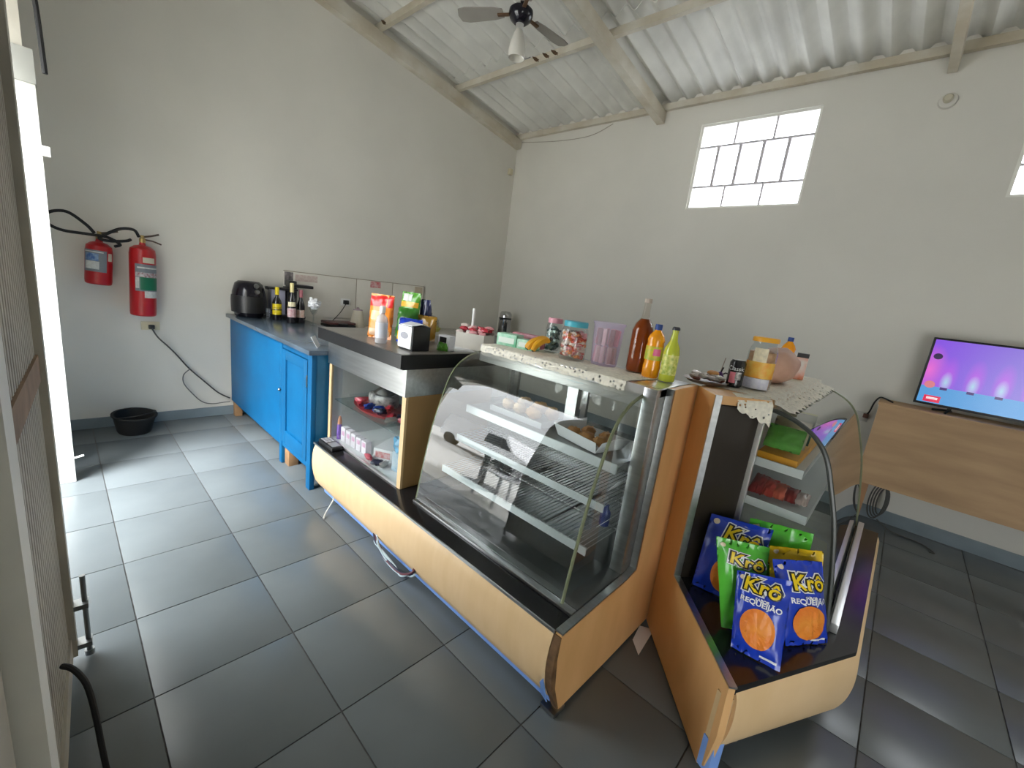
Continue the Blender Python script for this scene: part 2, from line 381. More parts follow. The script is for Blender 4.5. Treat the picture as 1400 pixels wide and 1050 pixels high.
g2 = struct(thing('door_2', 'white painted gate jamb glowing in daylight beyond the gap', 'door', (-3.6, -.1, 0))); del g2['category']
obj('jamb_post', B().box(-3.64, -3.58, -.14, .012, 0, 2.24, bev=.004), CREAMW, g2)
obj('header_plate', B().box(-3.66, -3.565, -.15, .016, 2.24, 2.40, bev=.004), mat('grey_plate', (.34, .34, .31), .5), g2)
obj('latch_plate', B().box(-3.6, -3.57, .002, .042, 1.9, 1.95, bev=.002), CREAMW, g2)
obj('upper_post', B().box(-3.64, -3.585, -.12, -.02, 2.40, 3.3), CREAM, g2, smooth=False)
obj('bolt_hook', B().tube([(-3.575, .0, .16), (-3.57, .02, .165), (-3.565, .055, .175)], .006, 8), CREAMW, g2)
tag(obj('cable', B().tube(spline([(-3.57, .02, 3.3), (-3.56, .012, 2.9), (-3.55, .022, 2.72), (-3.55, .04, 2.62), (-3.55, .05, 2.30)], 5), .011, 8), BLACKM), 'black cable hanging down above the lit gate jamb', 'cable')
cp = [pix(p, x=xx) for p, xx in (((83, 912), -1.40), ((100, 915), -1.36), ((118, 935), -1.33), ((130, 975), -1.31), ((138, 1015), -1.30), ((145, 1048), -1.30))]
for p in cp: p.y = max(p.y, -.055)
cp = cp + [Vector((-1.3, .01, .006)), Vector((-1.15, .0, .006)), Vector((-.9, -.03, .006))]
tag(obj('floor_cable', B().tube(spline(cp, 5), .007, 8), BLACKM), 'black cable drooping down the gate leaf to the floor', 'cable')
# outside
struct(obj('trim_sun_block', B().box(.4, 3.75, -2.6, YF - .16, 2.6, 2.66), ROOFM, smooth=False), 'unseen slab added outside to keep the sun out of the low front opening')  # added overhang, out of view, holds sun and high sky off the right
struct(obj('wall_light_block', B().box(-1.93, -1.75, -1.2, YF - .16, -.06, 3.2), WALL, smooth=False), 'unseen block added outside the gate to keep daylight off the side wall')  # added block, out of view, shades the left wall near the extinguishers
struct(obj('ground', B().box(-30, 30, -40, YF - .15, -.12, -.06).box(XR + .15, 30, YF - .15, 30, -.12, -.06), mat('concrete', (.55, .54, .51), .85, var=.1, scale=.8), smooth=False), 'pale concrete street in front of the shop')
# ------------------------------------------------------------------ blue cabinet
YC = 1.107
t = thing('blue_cabinet', 'long bright blue painted wooden cabinet with slate top on wooden feet', 'cabinet', (-3.68, 1.4, 0))
obj('top', B().box(-4.637, -2.722, YC - .03, 1.69, .948, .98, bev=.006), BLUETOP, t)
obj('front_panel', B().box(-4.615, -3.315, YC, YC + .02, .145, .947, bev=.004), BLUE, t)
obj('side_panel', B().box(-2.755, -2.735, YC + .03, 1.67, .13, .947), BLUED, t, smooth=False)
obj('carcass', B().box(-4.61, -2.757, YC + .034, 1.66, .16, .945), BLUED, t, smooth=False)
obj('stile', B().box(-3.312, -3.262, YC - .004, YC + .03, .005, .947, bev=.004), BLUE, t)
obj('stile', B().box(-2.80, -2.735, YC - .004, YC + .03, 0, .947, bev=.004), BLUE, t)
obj('rail', B().box(-3.26, -2.802, YC, YC + .025, .15, .185, bev=.003), BLUE, t)
obj('rail', B().box(-3.26, -2.802, YC, YC + .025, .905, .947, bev=.003), BLUE, t)
d = obj('door', B().box(-3.256, -3.19, YC - .006, YC + .02, .19, .90, bev=.003).box(-2.87, -2.806, YC - .006, YC + .02, .19, .90, bev=.003).box(-3.19, -2.87, YC - .006, YC + .02, .19, .29, bev=.003).box(-3.19, -2.87, YC - .006, YC + .02, .83, .90, bev=.003), BLUE, t)
obj('door_panel', B().box(-3.192, -2.868, YC + .006, YC + .018, .285, .835), BLUE, d, smooth=False)
obj('knob', B().sphere((-3.285, YC - .014, .585), .011), STEELD, t)
obj('hinge', B().box(-2.808, -2.796, YC - .012, YC, .72, .80, bev=.002), STEELD, t)
obj('foot', B().box(-4.60, -4.53, YC + .01, YC + .07, 0, .15, bev=.004), RAWWOOD, t)
obj('foot', B().box(-3.262, -3.18, YC + .02, YC + .09, 0, .16, bev=.004), RAWWOOD, t)
obj('foot', B().box(-4.60, -4.53, 1.57, 1.64, 0, .16), RAWWOOD, t); obj('foot', B().box(-2.82, -2.757, 1.57, 1.64, 0, .16), RAWWOOD, t)

# ------------------------------------------------------------------ display cases: the same curved glass profile (setback d, height z)
ZL = .385
PROF = [(0, ZL + .004), (.03, .586), (.068, .788), (.11, .93), (.15, 1.04), (.20, 1.105), (.265, 1.145), (.33, 1.165), (.375, 1.17)]
PROF = [(p.x, p.y) for p in spline([(a, c, 0) for a, c in PROF], 4)]
def glass_end(b, fn, vec, back):
    """flat end pane bounded by the profile; fn maps (d, z) to a point"""
    return b.prism([fn(d, z) for d, z in PROF] + [fn(back, PROF[-1][1]), fn(back, ZL + .004)], vec)
# --- case 1 with its long base
cs = thing('pastry_display_case', 'long curved glass pastry display case on a light wood base with black ledge', 'display case', (-1.2, 1.5, 0))
X0, X1 = -1.655, -.64; G = 1.212
obj('base_body', B().box(-2.62, -.655, 1.20, 1.86, .07, .352), mat('dark_board', (.05, .045, .04), .7), cs, smooth=False)
for xx in (-2.5, -1.6, -.75):
    for yy in (1.25, 1.8): obj('base_foot', B().cyl((xx, yy, 0), (xx, yy, .072), .02, seg=10), STEELD, cs)
obj('ledge', B().box(-2.66, -.645, 1.10, 1.86, .353, ZL, bev=.004), BGLOSS, cs)
obj('ledge_trim', B().box(-2.66, -.645, 1.094, 1.10, .374, ZL + .001), STEEL, cs, smooth=False)
fp = [(1.098, .372), (1.086, .34), (1.080, .29), (1.080, .24), (1.088, .18), (1.104, .125), (1.128, .085)]
fp = [(p.x, p.y) for p in spline([(a, c, 0) for a, c in fp], 3)]
obj('fascia', B().slab([[(xx, a, c) for a, c in fp] for xx in (-2.64, -.648)], .012), WOODL, cs)
bp = [(a + .014, c - .006) for a, c in fp] + [(1.15, .04), (1.20, .04), (1.20, .35)]
obj('blue_backing', B().prism([(-2.60, a, c) for a, c in bp], (1.95, 0, 0)), STRIPB, cs, smooth=False)
obj('blue_patch', B().prism([(-.672, 1.122, .082), (-.647, 1.128, .06), (-.647, 1.076, .20), (-.660, 1.080, .175)], (0, -.004, -.002)), STRIPB, cs, smooth=False)
obj('panel_front_trim', B().prism([(-.6435, 1.094, .375), (-.6435, 1.076, .30), (-.6435, 1.076, .235), (-.6435, 1.094, .15), (-.6435, 1.155, .03), (-.6435, 1.17, .03), (-.6435, 1.12, .15), (-.6435, 1.10, .29), (-.6435, 1.104, .375)], (.027, 0, 0)), mat('worn_edge', (.16, .085, .035), .7, var=.4, scale=30), cs, smooth=False)
ep = [(1.10, .383), (1.096, .29), (1.115, .15), (1.165, .022), (1.50, .012), (1.905, .012), (1.895, 1.205), (1.635, 1.205), (1.625, .40), (1.55, .388)]
obj('end_panel', B().prism([(-.642, a, c) for a, c in ep], (.026, 0, 0)), WOODB, cs, smooth=False)
obj('panel_edging', B().prism([(-.644, 1.10, .384), (-.644, 1.55, .390), (-.644, 1.63, .404), (-.644, 1.64, 1.206), (-.644, 1.628, 1.206), (-.644, 1.618, .412), (-.644, 1.55, .398), (-.644, 1.10, .392)], (.03, 0, 0)), STEEL, cs, smooth=False)
obj('toe_plate', B().box(-.68, -.612, 1.135, 1.20, .004, .02), STEELD, cs, smooth=False)
# steel tray, end post, top
obj('bottom_tray', B().box(X0, -.646, G + .012, 1.85, ZL + .001, ZL + .016, bev=.003), STEELD, cs)
obj('front_sill', B().box(X0, -.646, G - .022, G + .012, ZL + .001, ZL + .014, bev=.003), STEEL, cs)
obj('end_post', B().box(-.700, -.645, 1.545, 1.632, ZL + .016, 1.205, bev=.003), STEEL, cs)
obj('end_frame', B().box(-.664, -.646, 1.632, 1.85, ZL + .016, 1.19), STEELD, cs, smooth=False)
obj('rear_post', B().box(X0, X0 + .02, 1.80, 1.85, ZL + .016, 1.165), STEEL, cs, smooth=False)
obj('top_plate', B().box(X0 - .005, -.645, 1.575, 1.88, 1.168, 1.207, bev=.003), STEEL, cs)
obj('top_lip', B().box(X0 - .005, -.70, 1.555, 1.574, 1.118, 1.207, bev=.003), ALU, cs)
obj('front_glass', B().slab([[(xx, G + d, z) for d, z in PROF] for xx in (X0, X0 + .5, -.705)], .005), GLASS, cs)
obj('glass_edge', B().tube([(-.703, G + d - .002, z) for d, z in PROF], .0065, 8), GLASSE, cs)
obj('glass_edge', B().tube([(X0, G + d - .002, z) for d, z in PROF], .0045, 8), GLASSE, cs)
obj('end_glass', glass_end(B(), lambda d, z: Vector((X0 + .004, G + d + .004, z - .003)), (.004, 0, 0), .63), GLASS, cs, smooth=False)
obj('end_glass', glass_end(B(), lambda d, z: Vector((-.712, G + d + .006, z - .004)), (.004, 0, 0), .33), GLASS, cs, smooth=False)
obj('back_panel', B().box(X0, -.66, 1.835, 1.85, ZL + .016, .80), STEELD, cs, smooth=False)
for (a, c) in ((X0 + .02, -1.17), (-1.15, -.67)):
    obj('sliding_door', B().box(a, c, 1.84, 1.845, .81, 1.15), GLASSC, cs, smooth=False)
    b = B().box(a, a + .03, 1.832, 1.852, .80, 1.165).box(c - .03, c, 1.832, 1.852, .80, 1.165).box(a + .03, c - .03, 1.832, 1.852, 1.135, 1.165).box(a + .03, c - .03, 1.832, 1.852, .80, .825)
    obj('door_frame', b, STEEL, cs, smooth=False)
obj('centre_post', B().box(-1.13, -1.07, 1.66, 1.69, .895, 1.167), STEEL, cs, smooth=False)
RAIL = mat('shelf_rail', (.66, .70, .72), .3, metal=.3)
def rack(x0, x1, y0, y1, z, rail=.03):
    s = obj('shelf_rail', B().box(x0, x1, y0 - .006, y0, z - rail, z + .004), RAIL, cs, smooth=False)
    b = B(); n = int((x1 - x0) / .019)
    for k in range(n + 1): b.tube([(x0 + (x1 - x0) * k / n, y0, z), (x0 + (x1 - x0) * k / n, y1, z)], .0022, 4, False)
    for yy in (y0 + .01, (y0 + y1) / 2, y1 - .005): b.tube([(x0, yy, z - .004), (x1, yy, z - .004)], .003, 5, False)
    obj('wire_rack', b, STEEL, cs)
rack(X0 + .03, -.715, 1.345, 1.83, .565); rack(X0 + .03, -.715, 1.425, 1.83, .725)
obj('upper_shelf', B().box(X0 + .03, -.715, 1.475, 1.83, .872, .884, bev=.002), mat('shelf_board', (.25, .25, .25), .35, metal=.5), cs)
obj('shelf_rail', B().box(X0 + .03, -.715, 1.466, 1.474, .848, .888), RAIL, cs, smooth=False)
for xx in (X0 + .35, -.95):
    obj('shelf_bracket', B().prism([(xx, 1.83, .55), (xx, 1.83, .57), (xx, 1.36, .56)], (.006, 0, 0)), STEELD, cs, smooth=False)
# --- corner case
cc = thing('corner_display_case', 'corner counter with curved glass case turning right beside the snack bags', 'display case', (-.3, 2.4, 0))
Pr, Pf, Pt, Pk, YE = Vector((-.612, 1.882, 0)), Vector((-.485, 1.765, 0)), Vector((-.155, 1.352, 0)), Vector((.128, 1.90, 0)), 3.22
Z = lambda p, z: Vector((p.x, p.y, z))
poly = [Pr + Vector((.012, .012, 0)), Pf + Vector((.012, .008, 0)), Pt + Vector((.012, .01, 0)), Pk, Vector((.135, YE, 0)), Vector((-.60, YE, 0))]
obj('ledge', B().prism([Z(p, .352) for p in poly], (0, 0, ZL - .352)), BGLOSS, cc, smooth=False)
q = [Vector((-.585, 1.91, 0)), Vector((-.47, 1.81, 0)), Vector((-.15, 1.43, 0)), Vector((.05, 1.93, 0)), Vector((.06, YE - .02, 0)), Vector((-.59, YE - .02, 0))]
obj('base_body', B().prism([Z(p, .06) for p in q], (0, 0, .29)), mat('dark_board', (.05, .045, .04), .7), cc, smooth=False)
for p in ((-.5, 1.95), (-.13, 1.6), (0, 3.1), (-.5, 3.1)): obj('base_foot', B().cyl((p[0], p[1], 0), (p[0], p[1], .062), .02, seg=10), STEELD, cc)
# bulging fascia round the corner
def off(pts, k):
    out = []
    for i, p in enumerate(pts):
        ns = []
        for a, c in ((i - 1, i), (i, i + 1)):
            if a >= 0 and c < len(pts):
                dd = (pts[c] - pts[a]).normalized(); ns.append(Vector((dd.y, -dd.x, 0)))
        n = sum(ns, Vector()); n.normalize(); sc = 1 / max(.3, n.dot(ns[0])); out.append(p + n * k * sc)
    return out
fpts = [Pt + (Pk - Pt).normalized() * .035, Pk, Vector((.135, YE, 0))]
fo = [(0, .368), (.014, .34), (.02, .29), (.02, .24), (.012, .18), (-.006, .125), (-.03, .085)]
fo = [(p.x, p.y) for p in spline([(a, c, 0) for a, c in fo], 3)]
rows = []
for o_, z in fo: rows.append([Z(p, z) for p in off(fpts, o_)])
obj('fascia', B().slab(rows, -.012), WOODL, cc, ang=50)
dpt = (Pk - Pt).normalized()
pn = Vector((dpt.y, -dpt.x, 0))
bb_ = [Pt + dpt * .008 + pn * .006, Pt + dpt * .06 + pn * .0, Pt + dpt * .06 - pn * .04, Pt + dpt * .008 - pn * .04]
obj('blue_backing', B().prism([Z(p, .03) for p in bb_], (0, 0, .12)), STRIPB, cc, smooth=False)
obj('torn_strip', B().prism([Z(p + pn * .004, .155) for p in bb_], (0, 0, .18)), WOODS, cc, smooth=False)
# L-shaped end panel at 45 degrees
u = (Pt - Pr); LL = u.length; u.normalize(); n2 = Vector((u.y, -u.x, 0))
def e2(s, z): return Pr + u * s + Vector((0, 0, z))
sf = (Pf - Pr).length
l2 = [(0, .012), (LL - .05, .012), (LL - .012, .05), (LL + .012, .20), (LL + .004, .385), (sf, .392), (sf, 1.205), (0, 1.205)]
obj('end_panel', B().prism([e2(a, c) for a, c in l2], n2 * -.022), WOODB, cc, smooth=False)
obj('panel_edging', B().prism([e2(a, c) for a, c in ((LL + .006, .385), (sf, .392), (sf, 1.206), (sf + .008, 1.206), (sf + .008, .398), (LL + .006, .392))], n2 * -.026), STEEL, cc, smooth=False)
DKP = mat('dark_gloss_panel', (.035, .028, .022), .12)
Po = Vector((-.357, 1.935, 0))
dp = (Po - Pf).normalized(); dpn = Vector((-dp.y, dp.x, 0))
obj('dark_panel', B().prism([Z(Pf, ZL + .001), Z(Po, ZL + .001), Z(Po, 1.165), Z(Pf, 1.165)], dpn * .016), DKP, cc, smooth=False)
top = [Pr + Vector((.01, .02, 0)), Pf, Po + Vector((.02, -.02, 0)), Vector((-.335, YE, 0)), Vector((-.60, YE, 0))]
obj('top_board', B().prism([Z(p, 1.17) for p in top], (0, 0, .036)), WOODB, cc, smooth=False)
XG = .03; fx = lambda d, z, y: Vector((XG - d, y, z))
obj('front_post', B().box(-.368, -.345, 1.925, 1.95, ZL + .002, 1.17, bev=.002), ALU, cc)
obj('front_glass', B().slab([[fx(d, z, yy) for d, z in PROF] for yy in (1.93, 2.5, YE - .02)], -.005), GLASS, cc)
obj('glass_edge', B().tube([fx(d, z, 1.93) for d, z in PROF], [.009] * len(PROF), 8), mat('dark_rubber', (.035, .04, .035), .35), cc)
obj('glass_edge', B().tube([fx(d, z, YE - .02) for d, z in PROF], .005, 8), GLASSE, cc)
for yy in (1.932, YE - .024): obj('end_glass', glass_end(B(), lambda d, z: fx(d + .004, z - .003, yy), (0, .004, 0), .38 if yy < 2 else .62), GLASS, cc, smooth=False)
obj('glass_rail', B().box(.036, .062, 1.94, YE - .03, ZL + .001, .425, bev=.003), ALU, cc)
obj('back_panel', B().box(-.60, -.585, 1.95, YE - .02, ZL + .002, 1.165), STEELD, cc, smooth=False)
obj('bottom_tray', B().box(-.58, .02, 1.96, YE - .03, ZL + .002, ZL + .012), STEELD, cc, smooth=False)
SHW = mat('white_shelf', (.72, .73, .74), .4)
YS = 1.985
za = pix((1029, 622), y=YS).z; zb = pix((1015, 674), y=YS).z; xs1 = pix((1098, 650), y=YS).x; xs2 = pix((1104, 708), y=YS).x
for zz, xr in ((za, xs1), (zb, xs2)):
    obj('shelf', B().box(-.58, xr, YS + .003, YE - .06, zz - .016, zz - .008), SHW, cc, smooth=False)
    obj('shelf_rail', B().box(-.355, xr, YS - .004, YS + .003, zz - .036, zz), SHW, cc, smooth=False)
    obj('shelf_rail', B().box(xr - .006, xr, YS + .003, YE - .06, zz - .036, zz), SHW, cc, smooth=False)
SH_A, SH_B = za - .008, zb - .008
# ------------------------------------------------------------------ checkout counter
ck = thing('checkout_counter', 'glass fronted checkout counter with steel band and thick black top', 'counter', (-2.25, 1.5, ZL))
a0, a1, f0, f1 = -2.70, -1.80, 1.205, 1.84
obj('top_slab', B().prism([(a0 - .03, f0 - .04, 1.052), (a1 + .01, f0 - .04, 1.052), (a1 + .01, f1, 1.052), (a0 - .03, f1, 1.052)], (0, 0, .008)).prism([(a0 - .055, f0 - .06, 1.06), (a1 + .02, f0 - .06, 1.06), (a1 + .02, f1, 1.06), (a0 - .055, f1, 1.06)], (0, 0, .07)), mat('black_top', (.009, .009, .010), .3, var=.2, scale=4), ck, smooth=False)
obj('top_sheet', B().box(a0 - .045, a1 + .01, f0 - .05, f1 - .01, 1.130, 1.132), mat('worn_laminate', (.17, .155, .135), .3, var=.2, scale=5), ck, smooth=False)
obj('steel_band', B().box(a0 - .005, a1 + .004, f0 - .012, f0, .905, 1.051).box(a1, a1 + .004, f0, f1 - .02, .905, 1.051), STEEL, ck, smooth=False)
obj('side_panel', B().box(a1 - .018, a1, f0 + .012, f1 - .02, ZL + .001, 1.05), mat('tan_board', (.34, .20, .075), .5, var=.1, scale=4), ck, smooth=False)
obj('side_panel', B().box(a0, a0 + .018, f0 + .012, f1 - .02, ZL + .001, 1.05), SHW, ck, smooth=False)
obj('back_panel', B().box(a0 + .02, a1 - .02, f1 - .05, f1 - .03, ZL + .001, 1.05), mat('grey_board', (.42, .43, .42), .6), ck, smooth=False)
obj('front_strip', B().box(a0, a0 + .03, f0 - .002, f0 + .012, ZL + .001, .905), WOODS, ck, smooth=False)
obj('front_strip', B().box(a1 - .034, a1 + .001, f0 - .002, f0 + .012, ZL + .001, .905), WOODS, ck, smooth=False)
obj('front_glass', B().box(a0 + .03, a1 - .034, f0 + .002, f0 + .007, ZL + .012, .905), GLASS, ck, smooth=False)
obj('glass_rail', B().box(a0 + .03, a1 - .034, f0 - .004, f0 + .012, ZL + .001, ZL + .012), ALU, ck, smooth=False)
obj('glass_shelf', B().box(a0 + .02, a1 - .02, f0 + .03, f1 - .06, .655, .662), thin_glass('shelf_glass', (.80, .86, .84), 1.5, 1.4), ck, smooth=False)
obj('floor_board', B().box(a0 + .02, a1 - .02, f0 + .014, f1 - .052, ZL + .001, ZL + .008), SHW, ck, smooth=False)
# ------------------------------------------------------------------ sink counter and splashback on the side wall
sk = thing('sink_counter', 'low stone counter along the side wall behind the blue cabinet', 'counter', (-4.35, 3.1, 0))
obj('worktop', B().box(-4.638, -4.08, 1.71, 4.55, .87, .90, bev=.004), SINKTOP, sk)
obj('base', B().box(-4.63, -4.12, 1.73, 4.53, .0, .87), mat('base_white', (.6, .6, .58), .6), sk, smooth=False)
sp = thing('splashback', 'beige stone splashback in three slabs on the side wall', 'splashback', (-4.63, 2.4, .9))
for y0, y1 in ((1.571, 2.329), (2.337, 2.785), (2.793, 3.23)):
    obj('stone_slab', B().box(-4.638, -4.622, max(y0, 1.571), y1, .985 if y0 < 1.6 else .902, 1.425, bev=.002), STONE, sp)
obj('top_edge', B().box(-4.6385, -4.620, 1.571, 3.23, 1.4255, 1.431), mat('splash_trim', (.30, .25, .18), .5), sp, smooth=False)
obj('end_edge', B().box(-4.6385, -4.620, 3.231, 3.237, .902, 1.431), mat('splash_trim', (.30, .25, .18), .5), sp, smooth=False)
for yy in (2.333, 2.789): obj('joint', B().box(-4.638, -4.624, yy - .0035, yy + .0035, .902, 1.425), mat('splash_trim', (.30, .25, .18), .5), sp, smooth=False)
XS = -4.6215
tag(obj('red_sticker', B().box(XS, XS + .001, 2.50, 2.63, 1.35, 1.42), mat('red_print', (.55, .06, .07), .5, col2=(.7, .5, .5), scale=30)), 'small red printed sticker at the top of the middle splashback slab', 'sticker')
tag(obj('beige_sticker', B().box(XS, XS + .001, 3.10, 3.215, 1.32, 1.415), mat('beige_print', (.55, .46, .34), .6, var=.1, scale=20)), 'plain beige sticker in the corner of the last splashback slab', 'sticker')
tag(obj('notice_sheet', B().box(XS, XS + .001, 1.68, 1.90, 1.34, 1.405), mat('pink_notice', (.66, .58, .53), .7, col2=(.55, .42, .38), scale=45)), 'faint printed notice strip on the first splashback slab', 'notice')
tag(obj('black_sticker', B().box(XS, XS + .001, 1.578, 1.66, 1.29, 1.42), mat('black_print', (.02, .02, .02), .4, col2=(.28, .25, .25), scale=22)), 'dark portrait sticker in the corner of the first splashback slab', 'sticker')
so = thing('wall_socket', 'small socket with a black plug on the stone splashback', 'socket', (XS, 2.21, 1.16))
obj('plate', B().box(XS, XS + .008, 2.155, 2.265, 1.125, 1.20, bev=.002), WHITEP, so)
obj('plug', B().box(XS + .008, XS + .05, 2.18, 2.23, 1.14, 1.185, bev=.006), BLACK, so)
obj('cord', B().tube(spline([(XS + .045, 2.2, 1.15), (XS + .06, 2.13, 1.05), (XS + .06, 2.05, .96), (XS + .09, 2.03, .935)], 6), .004, 6), BLACKM, so)
# ------------------------------------------------------------------ desk and television
dk = thing('plywood_desk', 'plain plywood desk with a deep front panel against the back wall', 'desk', (1, 4.4, 0))
obj('front_panel', B().box(-.052, 2.4, 4.30, 4.318, .37, 1.003), PLY, dk, smooth=False)
obj('top', B().box(-.06, 2.41, 4.29, 4.60, 1.004, 1.024, bev=.002), PLY, dk)
obj('leg', B().box(-.05, .035, 4.319, 4.36, 0, 1.003), mat('orange_leg', (.36, .19, .085), .5, var=.1, scale=5), dk, smooth=False)
obj('leg', B().box(-.05, .0, 4.55, 4.60, 0, 1.003), RAWWOOD, dk, smooth=False); obj('leg', B().box(2.3, 2.39, 4.319, 4.36, 0, 1.003), RAWWOOD, dk, smooth=False); obj('leg', B().box(2.34, 2.39, 4.55, 4.6, 0, 1.003), RAWWOOD, dk, smooth=False)
tv = thing('television', 'flat television showing purple lit stage lamps on the plywood desk', 'television', (.56, 4.44, 1.024))
tx0, tx1, tz0, tz1, ty = .128, 1.02, 1.062, 1.560, 4.42
obj('bezel', B().box(tx0, tx1, ty, ty + .035, tz0, tz1, bev=.004), BLACK, tv)
obj('housing', B().box(tx0 + .1, tx1 - .1, ty + .035, ty + .07, tz0 + .05, tz0 + .33, bev=.01), BLACK, tv)
for xx in (.33, .82):
    b = B(); b.tube([(xx, ty + .02, tz0 + .01), (xx, ty + .02, 1.045)], .012, 8); b.tube([(xx, ty + .02, 1.045), (xx - .02, ty - .055, 1.031)], .008, 8); b.tube([(xx, ty + .02, 1.045), (xx + .02, ty + .12, 1.031)], .008, 8); b.tube([(xx, ty + .02, 1.045), (xx - .09, ty + .02, 1.034)], .008, 8)
    obj('stand_foot', b, BLACK, tv)
def screen_mat():
    M = bpy.data.materials.new('tv_picture'); M.use_nodes = True; nt = M.node_tree; N = nt.nodes; L = nt.links; p = N['Principled BSDF']
    p.inputs['Base Color'].default_value = (.01, .01, .01, 1); p.inputs['Roughness'].default_value = .25
    tc = N.new('ShaderNodeTexCoord'); sx = N.new('ShaderNodeSeparateXYZ'); L.new(tc.outputs['Generated'], sx.inputs[0])
    def math_(op, a, b=None):
        n = N.new('ShaderNodeMath'); n.operation = op
        for i, v in enumerate((a, b)):
            if v is None: continue
            if isinstance(v, (int, float)): n.inputs[i].default_value = v
            else: L.new(v, n.inputs[i])
        return n.outputs[0]
    def mix(f, c1, c2):
        n = N.new('ShaderNodeMix'); n.data_type = 'RGBA'; L.new(f, n.inputs[0])
        for i, v in ((6, c1), (7, c2)):
            if isinstance(v, tuple): n.inputs[i].default_value = (*v, 1)
            else: L.new(v, n.inputs[i])
        return n.outputs[2]
    X, Zc = sx.outputs[0], sx.outputs[2]
    r = N.new('ShaderNodeMapRange'); L.new(X, r.inputs[0]); r.inputs[1].default_value = 0; r.inputs[2].default_value = .9
    col = mix(r.outputs[0], (.30, .10, .95), (.27, .24, .72))
    def blob(cx, cz, rx, rz):
        a = math_('DIVIDE', math_('SUBTRACT', X, cx), rx); b = math_('DIVIDE', math_('SUBTRACT', Zc, cz), rz)
        d = math_('SQRT', math_('ADD', math_('MULTIPLY', a, a), math_('MULTIPLY', b, b))); n = math_('SUBTRACT', 1, d); c = N.new('ShaderNodeClamp'); L.new(n, c.inputs[0]); return c.outputs[0]
    col = mix(blob(.02, .52, .11, .42), col, (1.0, .18, .80))
    for cx in (.14, .30, .46, .62, .78, .94):
        col = mix(blob(cx, .44, .065, .34), col, (.62, .12, .95)); col = mix(blob(cx, .36, .04, .17), col, (.50, .80, 1.0))
    fl_ = math_('LESS_THAN', Zc, .265); col = mix(fl_, col, (.10, .40, .85))
    for cx in (.14, .30, .46, .62, .78, .94):
        q = math_('MULTIPLY', math_('LESS_THAN', math_('ABSOLUTE', math_('SUBTRACT', X, cx)), .022), math_('LESS_THAN', math_('ABSOLUTE', math_('SUBTRACT', Zc, .25)), .02)); col = mix(q, col, (.06, .02, .20))
    col = mix(math_('GREATER_THAN', blob(.045, .74, .03, .05), .05), col, (.03, .01, .08))
    col = mix(math_('GREATER_THAN', blob(.05, .29, .035, .06), .05), col, (.85, .25, .30))
    L.new(col, p.inputs['Emission Color']); p.inputs['Emission Strength'].default_value = TVE; return M
TVE = .8
sc = obj('screen', B().box(tx0 + .014, tx1 - .014, ty - .002, ty + .001, tz0 + .018, tz1 - .014), screen_mat(), tv, smooth=False)
obj('channel_badge', B().box(.175, .265, ty - .0035, ty - .0021, 1.088, 1.135, bev=.001), mat('badge_red', (.8, .03, .10), .4, emit=.5), sc)
obj('badge_lettering', B().box(.19, .25, ty - .0042, ty - .0036, 1.108, 1.124), mat('badge_white', (1, .8, .85), .4, emit=.55), sc, smooth=False)
tag(obj('power_cord', B().tube(spline([(.02, 4.40, 1.03), (-.055, 4.50, 1.04), (-.085, 4.56, .99), (-.10, 4.6, .90), (-.115, 4.618, .86)], 6), .006, 7), BLACKM), 'thin black power cord running over the end of the plywood desk', 'cord')
ws = thing('wall_outlet', 'dark plug in a wall outlet left of the desk', 'outlet', (-.12, 4.63, .85))
obj('plate', B().box(-.19, -.10, 4.63, 4.639, .80, .88, bev=.002), mat('outlet_grey', (.55, .54, .50), .5), ws)
obj('plug', B().box(-.135, -.10, 4.60, 4.63, .835, .87, bev=.004), mat('brown_plug', (.12, .05, .03), .5), ws)
b = B()
for k in range(4):
    c0 = Vector((.115 + .012 * k, 4.50 + .01 * k, .20)); b.tube([c0 + Vector((.05 * math.sin(a) * (1 - .1 * k), .01 * math.cos(2 * a), .155 * math.cos(a) * (1 - .08 * k))) for a in [i * math.pi / 12 for i in range(25)]], .005, 6)
b.tube(spline([(.15, 4.5, .05), (.25, 4.46, .008), (.42, 4.42, .008), (.5, 4.32, .008), (.47, 4.3, .008)], 6), .005, 6)
tag(obj('coiled_cord', b, mat('grey_cord', (.06, .06, .055), .6)), 'loose coil of dark cord hanging under the desk by its leg', 'cord')
